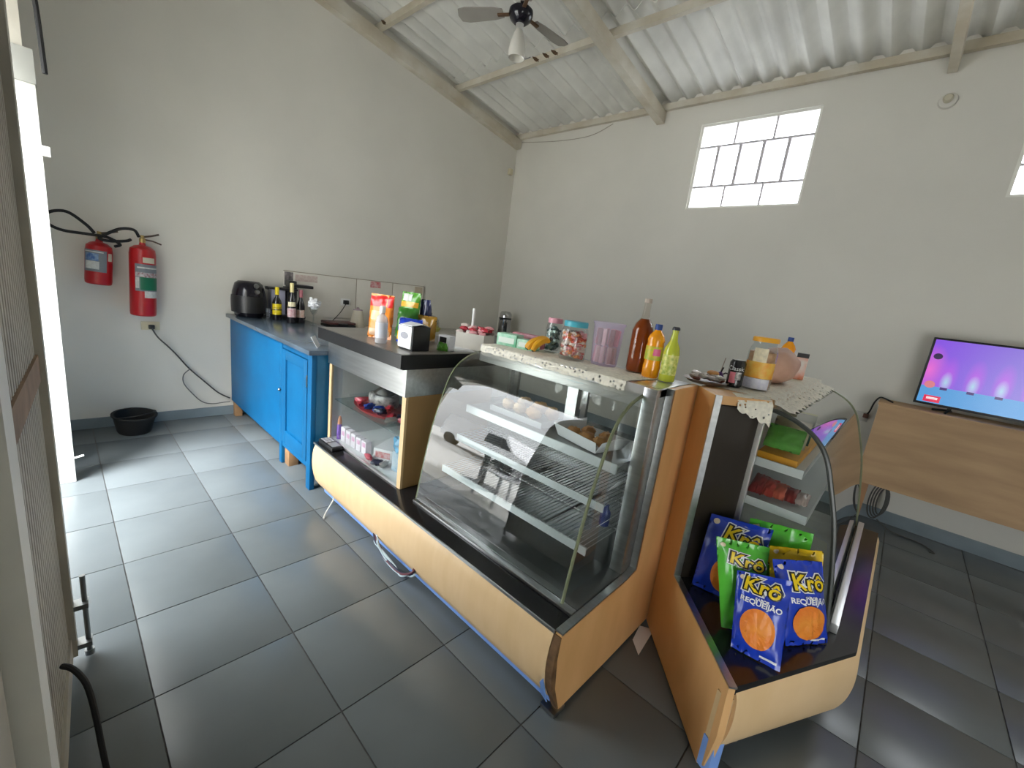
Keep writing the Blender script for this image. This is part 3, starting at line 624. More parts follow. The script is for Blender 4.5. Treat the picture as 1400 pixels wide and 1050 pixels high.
# ------------------------------------------------------------------ wall items
def extinguisher(y, z0, z1, r, lean, label, lab):
    e = thing('fire_extinguisher', label, 'fire extinguisher', (XA + .115, y, z0)); e.rotation_euler = (R_(lean), 0, 0)
    h = z1 - z0; s = .035
    obj('cylinder', B().lathe([(0, 0), (r * .86, 0), (r * .97, .008), (r, .03), (r, h - .07), (r * .93, h - .03), (r * .62, h - .008), (.022, h), (.018, h + .02), (0, h + .02)], seg=32), RED, e, world=False)
    obj('valve', B().lathe([(0, h + .015), (.02, h + .02), (.02, h + .05), (.013, h + .055), (.013, h + .075), (0, h + .075)], seg=14), mat('brass', (.45, .33, .13), .35, metal=.8), e, world=False)
    obj('lever', B().tube([(0, .0, h + .062), (.01, .05, h + .078), (.012, .10, h + .10)], .007, 8).tube([(0, 0, h + .045), (.01, .06, h + .042), (.012, .115, h + .025)], .006, 8), mat('dark_lever', (.10, .07, .05), .4, metal=.5), e, world=False)
    obj('wall_hook', B().tube([(-.02, 0, h - .04), (-.10, 0, h - .04), (-.112, 0, h + .0)], .006, 6), STEELD, e, world=False)
    def patch(name, a0, a1, za, zb, m_, k):
        n = 10; rr = r + .0008 * k
        rows = [[(rr * math.cos(R_(a0 + (a1 - a0) * i / n)), rr * math.sin(R_(a0 + (a1 - a0) * i / n)), zz) for i in range(n + 1)] for zz in (za * h, zb * h)]
        obj(name, B().sheet(rows), m_, e, world=False)
    for p in lab: patch(*p)
    return e
GR = mat('label_grey', (.17, .19, .21), .5); BLp = mat('label_blue', (.03, .10, .30), .5, col2=(.25, .35, .5), scale=40); GN = mat('label_green', (.0, .13, .06), .5)
WL = mat('label_white', (.60, .61, .58), .5, col2=(.48, .48, .46), scale=60); PT = mat('label_picto', (.5, .52, .52), .5, col2=(.25, .08, .10), scale=70); YL = mat('label_ivory', (.55, .52, .40), .6)
# +x side of the tank faces the room, the camera sees it from +x (angle 0) turned a little towards -y
extinguisher(.236, 1.172, 1.485, .077, -4, 'small red fire extinguisher with a grey and blue label, left of the pair',
             [('label', -78, 30, .30, .80, GR, 1), ('label_print', -66, -5, .55, .72, BLp, 2), ('label_print', -66, -2, .36, .54, WL, 2), ('label_heading', -70, 15, .745, .77, WL, 2), ('tag_print', 36, 60, .58, .76, YL, 1)])
extinguisher(.484, .948, 1.50, .083, -2, 'large red fire extinguisher with a grey and green label, right of the pair',
             [('label', -40, 75, .36, .74, GR, 1), ('label_green', -18, 75, .38, .56, GN, 2), ('label_print', -38, 72, .56, .625, PT, 2), ('label_print', -38, -22, .40, .55, WL, 2), ('label_heading', -30, 70, .68, .70, WL, 2), ('label_print', 0, 72, .27, .365, WL, 1), ('tag_print', -6, 50, .76, .835, YL, 1)])
hz = 1.56
tag(obj('extinguisher_hose', B().tube(spline([(-4.52, .235, 1.545), (-4.50, .19, 1.60), (-4.50, .10, 1.665), (-4.53, .01, 1.64), (-4.55, .0, 1.575), (-4.54, .07, 1.535), (-4.50, .2, 1.53), (-4.48, .30, 1.525), (-4.50, .37, 1.485), (-4.54, .345, 1.465)], 7), .0105, 10), BLACKM), 'black hose of the small extinguisher looping out to the left', 'hose')
tag(obj('extinguisher_hose', B().tube(spline([(-4.52, .484, 1.56), (-4.49, .455, 1.605), (-4.49, .38, 1.60), (-4.47, .30, 1.55), (-4.44, .255, 1.51), (-4.44, .31, 1.50), (-4.45, .40, 1.515), (-4.47, .43, 1.53)], 7), .0105, 10), BLACKM), 'black hose arching left from the large extinguisher', 'hose')
so = thing('wall_outlet', 'ivory outlet plate with black plug below the large extinguisher', 'outlet', (XA, .535, .85))
obj('plate', B().box(XA, XA + .012, .475, .597, .815, .885, bev=.003), mat('ivory', (.62, .57, .40), .5), so)
obj('plug', B().box(XA + .012, XA + .045, .52, .56, .825, .86, bev=.006), BLACK, so)
c1 = [(XA + .04, .54, .835), (XA + .05, .575, .76), (XA + .06, .64, .68), (XA + .03, .70, .60), (XA + .03, .78, .48), (XA + .03, .90, .34), (XA + .03, 1.0, .23), (XA + .04, 1.09, .17)]
tag(obj('power_cord', B().tube(spline(c1, 6), .006, 7), mat('grey_cord', (.06, .06, .055), .6)), 'thin dark cord sagging from the ivory outlet to the blue cabinet', 'cord')
c2 = [(XA + .055, .785, .475), (XA + .04, .74, .42), (XA + .04, .74, .34), (XA + .04, .80, .24), (XA + .03, .87, .155), (XA + .03, .95, .125), (XA + .03, 1.04, .13), (XA + .06, 1.085, .14)]
tag(obj('power_cord', B().tube(spline(c2, 6), .0045, 7), mat('grey_cord2', (.16, .16, .155), .6)), 'thin grey cord looping low under the ivory outlet', 'cord')
bk = thing('bucket', 'black round tub lying on the floor under the extinguishers', 'bucket', (-4.42, .37, .0)); bk.rotation_euler = (0, R_(6), R_(30))
obj('tub', B().lathe([(0, .006), (.10, .006), (.108, .02), (.135, .145), (.145, .15), (.145, .16), (.13, .16), (.10, .03), (0, .022)], seg=28), BLACKM, bk, world=False)
obj('handle', B().tube(arc((0, 0, .155), .14, 0, 180, 14, (0, 1, 0), (.8, 0, .25)), .005, 6), BLACKM, bk, world=False)
tag(obj('sensor_box', B().box(XA, XA + .05, 4.50, 4.56, 3.10, 3.18, bev=.008), mat('ivory', (.62, .57, .40), .5)), 'small ivory sensor box high in the corner of the room', 'sensor')
sk2 = thing('bulb_socket', 'small bare white bulb socket on the back wall below the beam', 'light', (-.21, 4.6, 3.28))
obj('rose', B().lathe([(0, 0), (.055, 0), (.05, .02), (.03, .03), (0, .03)], seg=20).xf(Matrix.Translation((-.21, 4.639, 3.27)) @ Matrix.Rotation(R_(90), 4, 'X')), WALL, sk2)
obj('socket', B().lathe([(0, .03), (.026, .03), (.03, .06), (.022, .075), (0, .075)], seg=16).xf(Matrix.Translation((-.21, 4.639, 3.27)) @ Matrix.Rotation(R_(90), 4, 'X')), YL, sk2)
tag(obj('wall_wire', B().tube(spline([(-4.55, 4.63, 3.545), (-3.9, 4.632, 3.48), (-3.4, 4.632, 3.475), (-3.1, 4.632, 3.56)], 8), .004, 5), mat('wire_tan', (.35, .32, .26), .7)), 'thin wire drooping along the back wall below the beam', 'wire')
# ------------------------------------------------------------------ ceiling fan
fc = Vector((-2.465, 2.335, 0)); fc = pix((712, 22), y=2.34)
fan = thing('ceiling_fan', 'black ceiling fan with a frosted tulip lamp shade under the roof beam', 'fan', fc)
obj('rod', B().cyl((0, 0, .05), (0, 0, zraft(fc.y) - fc.z), .014, seg=12), BLACK, fan, world=False)
obj('canopy', B().lathe([(0, 0), (.02, 0), (.05, .045), (.055, .06), (0, .06)], (0, 0, zraft(fc.y) - fc.z - .062)), BLACK, fan, world=False)
obj('motor', B().lathe([(0, -.05), (.035, -.05), (.045, -.045), (.07, -.025), (.085, .005), (.083, .03), (.06, .05), (.02, .06), (0, .06)]), mat('black_gloss', (.01, .009, .014), .15), fan, world=False)
obj('shade_holder', B().lathe([(0, -.085), (.026, -.085), (.028, -.05), (0, -.05)]), ALU, fan, world=False)
obj('shade', B().lathe([(.024, -.083), (.034, -.105), (.052, -.165), (.06, -.215), (.058, -.258), (.055, -.258), (.057, -.215), (.049, -.165), (.031, -.105), (.021, -.083)]), tinted('frosted_glass', (.80, .78, .72), .25, .35), fan, world=False)
obj('bulb', B().sphere((0, 0, -.19), .028, sc=(1, 1, 1.25)), WHITEP, fan, world=False)
obj('pull_chain', B().tube(spline([(.05, .0, -.25), (.07, .02, -.27), (.09, .05, -.25)], 4), .003, 5), STEELD, fan, world=False)
FB = mat('fan_blade', (.30, .28, .25), .5, var=.1, scale=4)
for a in (-33, 87, 207):
    aa = R_(a); bl_ = B()
    poly_ = [(.13, -.035), (.20, -.05), (.40, -.062), (.455, -.05), (.47, 0), (.455, .05), (.40, .062), (.20, .05), (.13, .035)]
    bl_.prism([(x_, y_, .02 + y_ * .18) for x_, y_ in poly_], (0, 0, .006)); bl_.xf(Matrix.Rotation(aa, 4, 'Z'))
    o = obj('blade', bl_, FB, fan, world=False)
    obj('blade_arm', B().box(.06, .17, -.012, .012, .008, .018).xf(Matrix.Rotation(aa, 4, 'Z')), mat('blade_arm_metal', (.16, .09, .05), .4, metal=.6), o, world=False)

# ------------------------------------------------------------------ builders for small goods
def lathe_thing(name, label, cat, loc, parts, rz=0, group=None, seg=24, tilt=None):
    """parts: (part name, profile, material)"""
    t = thing(name, label, cat, loc, rz, group)
    if tilt: t.rotation_euler = (tilt[0], tilt[1], rz)
    for nm, prof, m_ in parts: obj(nm, B().lathe(prof, seg=seg), m_, t, world=False)
    return t
def wrap(t, name, r, a0, a1, z0, z1, m_, n=12):
    return obj(name, B().sheet([[(r * math.cos(R_(a0 + (a1 - a0) * i / n)), r * math.sin(R_(a0 + (a1 - a0) * i / n)), zz) for i in range(n + 1)] for zz in (z0, z1)]), m_, t, world=False)
def wrap_text(t, body, r, ang, z, size, m_, name='lettering'):
    b = text_bm(body, size)
    for v in b.b.verts:
        a = R_(ang) + v.co.x / r; v.co = Vector((r * math.cos(a), r * math.sin(a), z + v.co.y))
    return obj(name, b, m_, t, world=False, smooth=False)
def facing(loc): return math.degrees(math.atan2(-loc[1], -loc[0]))
class Bag:
    """pillow pack spanned by four corners (bottom left, bottom right, top right, top left)"""
    def __init__(s, c, bulge, seed=0, wr=.006):
        s.c = [Vector(p) for p in c]; s.bulge = bulge; s.seed = seed; s.wr = wr
        n = (s.c[1] - s.c[0]).cross(s.c[3] - s.c[0]).normalized()
        if n.dot(s.c[0] - Vector((0, 0, H))) > 0: n = -n
        s.n = n
    def pt(s, u, v, side=1, off=0):
        a = s.c[0].lerp(s.c[1], u); b_ = s.c[3].lerp(s.c[2], u); p = a.lerp(b_, v)
        eu = max(0, 1 - abs(2 * u - 1) ** 2.6); ev = max(0, min(1, (v - .05) / .9)); ev = math.sin(math.pi * ev) ** .62
        k = s.bulge * eu ** .7 * ev
        wk = s.wr * noise.noise(Vector((u * 5 + s.seed, v * 6, side * 3))) * (1.3 - eu * ev * .8) + s.wr * .8 * noise.noise(Vector((u * 13 + s.seed * 2, v * 3, 5)))
        return p + s.n * (side * k + wk + off) 
    def build(s, name, m_, parent, nu=22, nv=26):
        b = B(); g = {}
        for sd in (1, -1): 
            for i in range(nu + 1):
                for j in range(nv + 1): g[sd, i, j] = b.b.verts.new(s.pt(i / nu, j / nv, sd))
            for i in range(nu):
                for j in range(nv): b.b.faces.new((g[sd, i, j], g[sd, i + 1, j], g[sd, i + 1, j + 1], g[sd, i, j + 1]))
        bmesh.ops.remove_doubles(b.b, verts=b.b.verts[:], dist=.0004)
        return obj(name, b, m_, parent, ang=80)
    def decal(s, name, b2, u, v, size, rot, m_, parent, off=.002, asp=None):
        """b2: flat builder in unit coordinates (x right, y up); size: fraction of bag width"""
        W = (s.c[1] - s.c[0]).length; Hh = ((s.c[3] - s.c[0]).length + (s.c[2] - s.c[1]).length) / 2; r = R_(rot)
        for vv in b2.b.verts:
            x_, y_ = vv.co.x * size, vv.co.y * size
            x2, y2 = x_ * math.cos(r) - y_ * math.sin(r), x_ * math.sin(r) + y_ * math.cos(r)
            vv.co = s.pt(u + x2, v + y2 * W / Hh, 1, off)
        return obj(name, b2, m_, parent, smooth=False)
    def area(s, name, u0, u1, v0, v1, m_, parent, off=.001, n=10):
        return obj(name, B().sheet([[s.pt(u0 + (u1 - u0) * i / n, v0 + (v1 - v0) * j / n, 1, off) for i in range(n + 1)] for j in range(n + 1)]), m_, parent, ang=80)
def foil(name, col, rough=.28, var=.15): return mat(name, col, rough, var=var, scale=9, bump=.12, bscale=25, coat=.4)
def ellipse(n=28, a=1, b_=1, fill=True):
    b = B(); rings = []
    for k in range(1, 6): rings.append([b.b.verts.new((a * k / 5 * math.cos(2 * math.pi * i / n), b_ * k / 5 * math.sin(2 * math.pi * i / n), 0)) for i in range(n)])
    c = b.b.verts.new((0, 0, 0))
    for i in range(n): b.b.faces.new((c, rings[0][i], rings[0][(i + 1) % n]))
    for k in range(4):
        for i in range(n): b.b.faces.new((rings[k][i], rings[k + 1][i], rings[k + 1][(i + 1) % n], rings[k][(i + 1) % n]))
    return b
def lean_bag(BLp_, BRp_, TRp_, TLp_, z, lean):
    """bag corners from its picture: bottom edge on the surface at height z, the rest on a plane leaning back by lean degrees"""
    a = pix(BLp_, z=z); c = pix(BRp_, z=z); e = (c - a).normalized(); back = Vector((-e.y, e.x, 0))
    if back.dot(a - Vector((0, 0, z))) < 0: back = -back
    up = (Vector((0, 0, 1)) * math.cos(R_(lean)) + back * math.sin(R_(lean))); n = e.cross(up).normalized(); out = [a, c]
    for p in (TRp_, TLp_):
        d_ = pixdir(p); o_ = Vector((0, 0, H)); out.append(o_ + d_ * ((a - o_).dot(n) / d_.dot(n)))
    return out
# ------------------------------------------------------------------ snack bags on the corner ledge
KB = foil('bag_blue', (.012, .05, .50)); KG = foil('bag_green', (.10, .52, .045)); KY = foil('bag_yellow', (.80, .52, .01))
INK = mat('print_black', (.01, .01, .012), .4); YEL = mat('print_yellow', (.86, .62, .01), .35); WHT = mat('print_white', (.85, .86, .88), .4); ORG = mat('print_orange', (.78, .18, .02), .45, col2=(.85, .30, .04), scale=14); DBL = mat('print_navy', (.005, .012, .10), .4)
def bag3(a, c, TRp_, TLp_, lean):
    a, c = Vector(a), Vector(c); e = (c - a).normalized(); back = Vector((-e.y, e.x, 0))
    up = Vector((0, 0, 1)) * math.cos(R_(lean)) + back * math.sin(R_(lean)); n = e.cross(up).normalized(); out = [a, c]; o_ = Vector((0, 0, H))
    for p in (TRp_, TLp_):
        d_ = pixdir(p); out.append(o_ + d_ * ((a - o_).dot(n) / d_.dot(n)))
    return out
def snack(label, corners, bulge, m_, seed, title=None, flavour=False, blob=None, navy=False, crimp=None):
    bg_ = Bag(corners, bulge, seed); c0 = (bg_.c[0] + bg_.c[1]) / 2
    t = thing('snack_bag', label, 'snack bag', c0, 0, 'snack bags on the corner ledge')
    p = bg_.build('pouch', m_, t)
    if crimp: bg_.area('top_seal', .01, .99, .915, .995, crimp, t, .0016)
    if title:
        u, v, s, r = title
        bg_.decal('brand_shadow', text_bm('Krô', 1.0, .14, 1.0, 1), u, v, s, r, WHT, t, .0030)
        bg_.decal('brand_outline', text_bm('Krô', 1.0, .09, 1.0, 1), u, v, s, r, INK, t, .0042)
        bg_.decal('brand_lettering', text_bm('Krô', 1.0, .018, 1.0, 1), u, v, s, r, YEL, t, .0056)
    if flavour:
        u, v, s, r = flavour
        bg_.decal('flavour_lettering', text_bm('REQUEIJÃO', 1.0, .03, 1.0, 1), u, v, s, r, WHT, t, .0040)
        bg_.decal('flavour_lettering', text_bm('SABOR', .55, .02, 1.0, 1), u + .02, v + .045, s, r, WHT, t, .0040)
    if blob:
        u, v, a_, b_, r = blob
        bg_.decal('snack_print', ellipse(26, a_, b_), u, v, 1, r, ORG, t, .0034)
    bg_.decal('round_badge', ellipse(16, .055, .055), .12, .945 if not title else .93, 1, 0, mat('badge_cream', (.75, .62, .45), .5), t, .0032)
    bg_.area('seal_print', .58, .92, .045, .075, WHT, t, .0022, 6) if blob else None
    return t
Zb = ZL + .004
snack('blue requeijão snack bag lying at the very front of the corner ledge', lean_bag((999, 884), (1066, 919), (1084, 795), (1008, 779), Zb, 22), .030, KB, 1, (.50, .845, .44, -8), (.50, .655, .155, -6), (.48, .36, .34, .44, 0), True)
snack('blue requeijão snack bag standing at the right end of the bags', lean_bag((1074, 883), (1131, 879), (1124, 768), (1056, 764), Zb, 12), .028, KB, 2, (.57, .76, .42, -2), (.53, .555, .15, -3), (.50, .29, .36, .38, 0), True)
snack('front green snack bag leaning at the left of the blue ones', lean_bag((986, 857), (1036, 868), (1053, 749), (979, 733), Zb, 14), .026, KG, 3, (.56, .79, .44, -10))
snack('rear blue snack bag against the wooden end panel', bag3((-.425, 1.765, Zb), (-.22, 1.80, Zb), (1058, 725), (973, 702), 9), .024, KB, 4, (.60, .80, .38, -10), None, (.52, .30, .26, .38, 0))
snack('rear green snack bag with only its top showing against the glass', bag3((-.285, 1.865, Zb), (-.07, 1.895, Zb), (1113, 730), (1026, 708), 3), .016, KG, 5, (.45, .62, .34, -8))
snack('yellow topped snack bag behind the right blue bag', bag3((-.135, 1.80, Zb), (.005, 1.895, Zb), (1126, 754), (1052, 746), 4), .014, KY, 6)

# ------------------------------------------------------------------ lace runners
def runner(name, label, pts, drop, edge, z):
    """pts: (near side polyline, far side polyline); the near side hangs down by drop with a scalloped hem"""
    near, far = [spline(p, 12) for p in pts]; n = min(len(near), len(far)); rows = [[], [], [], [], []]
    for i in range(n):
        a, c = near[i], far[i]; out = (a - c).normalized() * edge; s = .75 + .25 * abs(math.sin(i * 1.15)) + .12 * noise.noise(Vector((i * .3, z, 2)))
        w_ = .002 * math.sin(i * 1.9)
        rows[0].append(Vector((c.x, c.y, z + .001))); rows[1].append(Vector((a.x, a.y, z + .0015)))
        rows[2].append(Vector((a.x, a.y, z - .004)) + out * (.5 + w_)); rows[3].append(Vector((a.x, a.y, z - drop * .55 * s)) + out * (1 + w_ * 60)); rows[4].append(Vector((a.x, a.y, z - drop * s)) + out * (1.05 - w_ * 60))
    return tag(obj(name, B().slab(rows, .0012), LACE, ang=80), label, 'lace runner')
runner('lace_runner', 'cream lace runner hanging over the front of the pastry case top', ([(X0 + .01, 1.556, 0), (-1.2, 1.556, 0), (-.78, 1.556, 0)], [(X0 + .01, 1.83, 0), (-1.2, 1.83, 0), (-.74, 1.83, 0)]), .042, .012, 1.208)
rows = [[] for _ in range(7)]
for i in range(61):
    yy = 1.95 + 1.25 * i / 60; sc_ = .8 + .2 * abs(math.sin(i * .9)) + .1 * noise.noise(Vector((i * .4, 0, 7)))
    for k, (x_, z_) in enumerate(((-.57, 1.2085), (-.42, 1.2085), (-.333, 1.2085), (-.328, 1.190), (-.31, 1.180), (-.285, 1.174), (-.255, 1.163))):
        f_ = 1 if k < 4 else sc_
        rows[k].append(Vector((-.333 + (x_ + .333) * f_ if k > 3 else x_, yy + (.006 * math.sin(k * 2 + i) if k > 3 else 0), z_ + (1 - f_) * .05 + (.002 * math.sin(i * 1.7 + k) if k > 3 else 0))))
tag(obj('lace_runner', B().slab(rows, -.0012), LACE, ang=80), 'cream lace runner draped over the corner case top', 'lace runner')
rows = []
for i in range(13):
    u_ = i / 12; a = Vector((-.45, 1.835, 0)).lerp(Vector((-.345, 1.93, 0)), u_); o_ = Vector((.66, -.74, 0)); sc_ = .75 + .25 * abs(math.sin(i * .9))
    rows.append([a + Vector((-.03, .06, 1.2088)), a + o_ * .012 + Vector((0, 0, 1.2085)), a + o_ * .03 + Vector((0, 0, 1.19)), a + o_ * .036 + Vector((0, 0, 1.19 - .05 * sc_ * (.4 + .6 * u_))), a + o_ * .038 + Vector((0, 0, 1.19 - .09 * sc_ * (.4 + .6 * u_)))])
tag(obj('lace_doily', B().slab(rows, .0012), LACE, ang=80), 'lace corner hanging before the dark panel of the corner case', 'lace')
# ------------------------------------------------------------------ goods on the case tops
ZT = 1.2105
def gbox_thing(name, label, cat, loc, rz, size, m_, extra=(), group=None):
    t = thing(name, label, cat, loc, rz, group); sx, sy, sz = size
    obj('body', B().box(-sx / 2, sx / 2, -sy / 2, sy / 2, 0, sz, bev=min(size) * .06), m_, t, world=False)
    for nm, bx, mm in extra: obj(nm, B().box(*bx), mm, t, world=False, smooth=False)
    return t
GRB = mat('mint_carton', (.16, .50, .30), .45, col2=(.45, .68, .52), scale=25); GRB2 = mat('mint_print', (.70, .78, .70), .5)
gbox_thing('tea_box', 'green tea carton at the far left end of the case top', 'box', (-1.585, 1.70, ZT), R_(12), (.125, .08, .066), GRB, [('front_print', (-.05, .05, -.0415, -.0402, .016, .046), GRB2)])
gbox_thing('tea_box', 'pale green carton between the tea carton and the bananas', 'box', (-1.462, 1.715, ZT), R_(8), (.105, .07, .052), GRB, [('front_print', (-.04, .04, -.0365, -.0352, .012, .038), GRB2)])
gbox_thing('flat_packet', 'dark pink flat packet lying behind the green cartons', 'packet', (-1.55, 1.815, ZT), R_(5), (.20, .05, .07), mat('pink_packet', (.40, .08, .12), .4, col2=(.55, .25, .28), scale=30))
bn = thing('banana_bunch', 'small bunch of ripe yellow bananas beside the jars', 'bananas', (-1.352, 1.70, ZT)); BAN = mat('banana_skin', (.82, .42, .012), .5, col2=(.62, .28, .01), scale=14); BANT = mat('banana_tip', (.05, .03, .015), .7)
hub = Vector((.035, .0, .07))
for k in range(4):
    a = R_(195 + 24 * k); dv = Vector((math.cos(a), math.sin(a), 0)); pts = spline([hub, hub + dv * .035 + Vector((0, 0, .004)), hub + dv * .085 + Vector((0, 0, -.018)), hub + dv * .11 + Vector((0, 0, -.048))], 6)
    n = len(pts); o = obj('banana', B().tube(pts, [.006 + .012 * math.sin(math.pi * min(1, .12 + .85 * i / n)) ** .7 for i in range(n)], 8), BAN, bn, world=False)
    obj('tip', B().sphere(pts[-1], .006, 8, 6), BANT, o, world=False)
obj('stem', B().tube([hub, hub + Vector((.015, 0, .015))], .009, 7), BANT, bn, world=False)
def jar(label, loc, r, h, lid, fill, fillm, sticks=False, glassm=None):
    t = thing('candy_jar', label, 'jar', loc, 0, 'candy jars on the pastry case'); g_ = glassm or PETC
    obj('body', B().lathe([(0, 0), (r * .93, 0), (r, .012), (r, h * .72), (r * .93, h * .82), (r * .86, h * .86), (r * .86, h * .88)], seg=28), g_, t, world=False)
    obj('lid', B().lathe([(0, h), (r * .86, h), (r * .9, h - .005), (r * .9, h * .86), (r * .84, h * .86)], seg=28), lid, t, world=False)
    rnd = random.Random(int(r * 1e4)); n = 0
    for k in range(fill):
        z_ = .012 + (h * .62) * k / fill; aa = rnd.random() * 6.28; q = (r - .02) * math.sqrt(rnd.random()) if k % 2 else r - .018
        b = B().box(-.013, .013, -.008, .008, -.006, .006); b.xf(Matrix.Translation((q * math.cos(aa), q * math.sin(aa), z_ + .006)) @ Matrix.Rotation(rnd.random() * 6, 4, (rnd.random() - .5, rnd.random() - .5, 1)))
        obj('candy', b, rnd.choice(fillm), t, world=False)
    return t
C1 = mat('candy_red', (.62, .08, .04), .35); C2 = mat('candy_white', (.80, .70, .62), .35); C3 = mat('candy_orange', (.80, .28, .10), .35); C4 = mat('candy_dark', (.08, .14, .13), .35); C5 = mat('candy_mint', (.55, .68, .62), .35); C6 = mat('candy_pink', (.75, .35, .36), .4)
jar('clear jar with a pink lid and dark wrapped sweets', (-1.385, 1.822, ZT), .043, .182, mat('lid_pink', (.72, .33, .40), .4), 70, [C4, C4, C5])
jar('clear jar with a turquoise lid full of red and white sweets', (-1.195, 1.742, ZT), .066, .188, mat('lid_turquoise', (.07, .42, .52), .4), 250, [C1, C2, C3, C2, C6])
tb_ = thing('candy_tub', 'lilac see-through tub packed with striped wafers beside the tall bottle', 'tub', (-1.045, 1.80, ZT)); LIL = tinted('lilac_plastic', (.86, .80, .93), .80, .2)
obj('tub', B().lathe([(0, 0), (.056, 0), (.06, .01), (.068, .19), (.073, .195), (.073, .205), (.070, .205)], seg=28, sx=1.1, sy=.9), LIL, tb_, world=False)
rnd = random.Random(3)
for lv in range(2):
    for k in range(9):
        a = k * 2 * math.pi / 9; b = B().box(-.012, .012, -.009, .009, 0, .078, bev=.003); b.xf(Matrix.Translation((.044 * math.cos(a) * 1.05, .044 * math.sin(a) * .85, .012 + lv * .085)) @ Matrix.Rotation(a, 4, 'Z') @ Matrix.Rotation(rnd.uniform(-.1, .1), 4, 'Y'))
        obj('wafer', b, rnd.choice([C6, mat('wafer_brown', (.30, .14, .12), .5), mat('wafer_tan', (.60, .42, .34), .5)]), tb_, world=False)
RUM = tinted('amber_spirit', (.34, .07, .010), .36, .06); OJ = mat('orange_drink', (.88, .33, .004), .25, coat=.6); LM = mat('lime_drink', (.55, .60, .05), .2, coat=.6)
lathe_thing('spirit_bottle', 'tall clear bottle of brown spirit with a bare neck', 'bottle', (-.88, 1.815, ZT), [
    ('liquid', [(0, .006), (.043, .006), (.046, .015), (.046, .19), (.036, .222), (.018, .245), (0, .245)], RUM),
    ('glass', [(0, 0), (.045, 0), (.048, .008), (.048, .192), (.038, .224), (.019, .25), (.0155, .275), (.0145, .318)], thin_glass('bottle_glass', (.93, .90, .86), 1.5, 1.0)),
    ('cap', [(0, .335), (.0165, .335), (.0165, .316), (0, .316)], mat('cork_cap', (.50, .42, .34), .5))])
loc = (-.79, 1.772, ZT)
t = lathe_thing('orange_soda_bottle', 'plastic bottle of orange drink with a blue cap and fruit label', 'bottle', loc, [
    ('body', [(0, 0), (.030, 0), (.036, .008), (.037, .05), (.034, .066), (.0365, .08), (.0365, .135), (.034, .15), (.037, .165), (.030, .185), (.014, .205), (.013, .212), (0, .212)], OJ),
    ('cap', [(0, .232), (.0145, .232), (.0155, .228), (.0155, .208), (0, .208)], mat('cap_blue', (.01, .05, .24), .4))])
fa = facing(loc)
wrap(t, 'label', .0377, fa - 100, fa + 100, .078, .138, mat('soda_label', (.78, .52, .02), .4, col2=(.35, .50, .05), scale=45)); wrap(t, 'label_print', .0381, fa - 5, fa + 45, .098, .128, mat('soda_pink', (.75, .12, .30), .4))
loc = (-.712, 1.768, ZT)
t = lathe_thing('lime_drink_bottle', 'slim lime yellow drink bottle with a dark crown cap', 'bottle', loc, [
    ('body', [(0, 0), (.030, 0), (.033, .006), (.033, .12), (.029, .145), (.016, .172), (.0125, .20), (.0125, .222), (0, .222)], LM),
    ('cap', [(0, .232), (.012, .232), (.016, .226), (.016, .218), (0, .218)], mat('cap_dark', (.05, .05, .06), .35, metal=.6))])
fa = facing(loc)
LYL = mat('lime_print', (.85, .80, .25), .4, col2=(.30, .42, .03), scale=60); wrap(t, 'label', .0336, fa - 75, fa + 75, .03, .115, LYL)
# tray of sweets and lollipop at the joint of the two cases
pt_ = thing('sweets_plate', 'round plate of silver wrapped sweets between the two cases', 'plate', (-.62, 1.985, ZT))
obj('dish', B().lathe([(0, .003), (.07, .003), (.092, .014), (.096, .014), (.075, 0), (0, 0)], seg=28), mat('dish_brown', (.30, .20, .13), .4), pt_, world=False)
FO = mat('silver_foil', (.62, .58, .56), .3, metal=.7, bump=.5, bscale=80); FO2 = mat('brown_foil', (.20, .07, .05), .3, bump=.3, bscale=60)
rnd = random.Random(11)
for k in range(16):
    a, q = rnd.random() * 6.28, .065 * math.sqrt(rnd.random())
    obj('sweet', B().sphere((q * math.cos(a), q * math.sin(a), .018 + .008 * (k % 3)), .016, 9, 6, (1.3, .9, .6), .6), FO if k % 3 else FO2, pt_, world=False)
obj('orange_sweet', B().sphere((.015, .03, .045), .022, 14, 9, (1.2, 1, .55)), mat('orange_cookie', (.62, .30, .10), .5), pt_, world=False)
obj('paper_wrap', B().sheet([[(-.07 + .02 * i, -.01 + .03 * j, .03 + .018 * noise.noise(Vector((i, j, 1)))) for i in range(4)] for j in range(3)]), PAPERW, pt_, world=False)
pu = thing('lollipop_figure', 'small purple toy sweet with sticks standing behind the black can', 'toy', (-.60, 2.10, ZT))
obj('body', B().lathe([(0, 0), (.014, 0), (.019, .01), (.017, .03), (.009, .045), (0, .05)], seg=14), mat('purple_toy', (.10, .03, .22), .4), pu, world=False)
obj('arm', B().tube([(0, 0, .03), (.02, .01, .045), (.035, .02, .042)], .004, 6).tube([(0, 0, .04), (.008, .002, .07)], .004, 6), BLACK, pu, world=False)
obj('stick', B().cyl((0, 0, .045), (.008, .004, .115), .0022, seg=6), mat('stick_tan', (.42, .33, .28), .6), pu, world=False)
loc = (-.52, 2.045, ZT)
t = lathe_thing('drink_can', 'black drink can with white lettering and a pink patch', 'can', loc, [
    ('body', [(0, 0), (.026, 0), (.033, .008), (.033, .108), (.027, .119), (.0265, .1215), (.024, .1215)], mat('can_black', (.012, .012, .014), .25, coat=.3)),
    ('lid', [(0, .117), (.0255, .117), (.0262, .1222), (.0245, .1222), (.024, .118)], ALU)])
fa = facing(loc); wrap(t, 'pink_print', .0334, fa - 45, fa + 5, .02, .068, mat('can_pink', (.72, .22, .28), .4)); wrap(t, 'white_print', .0336, fa - 2, fa + 40, .035, .07, mat('can_white', (.68, .66, .62), .4, col2=(.06, .06, .06), scale=50))
wrap_text(t, 'Classic', .0338, fa - 4, .084, .026, WHT)
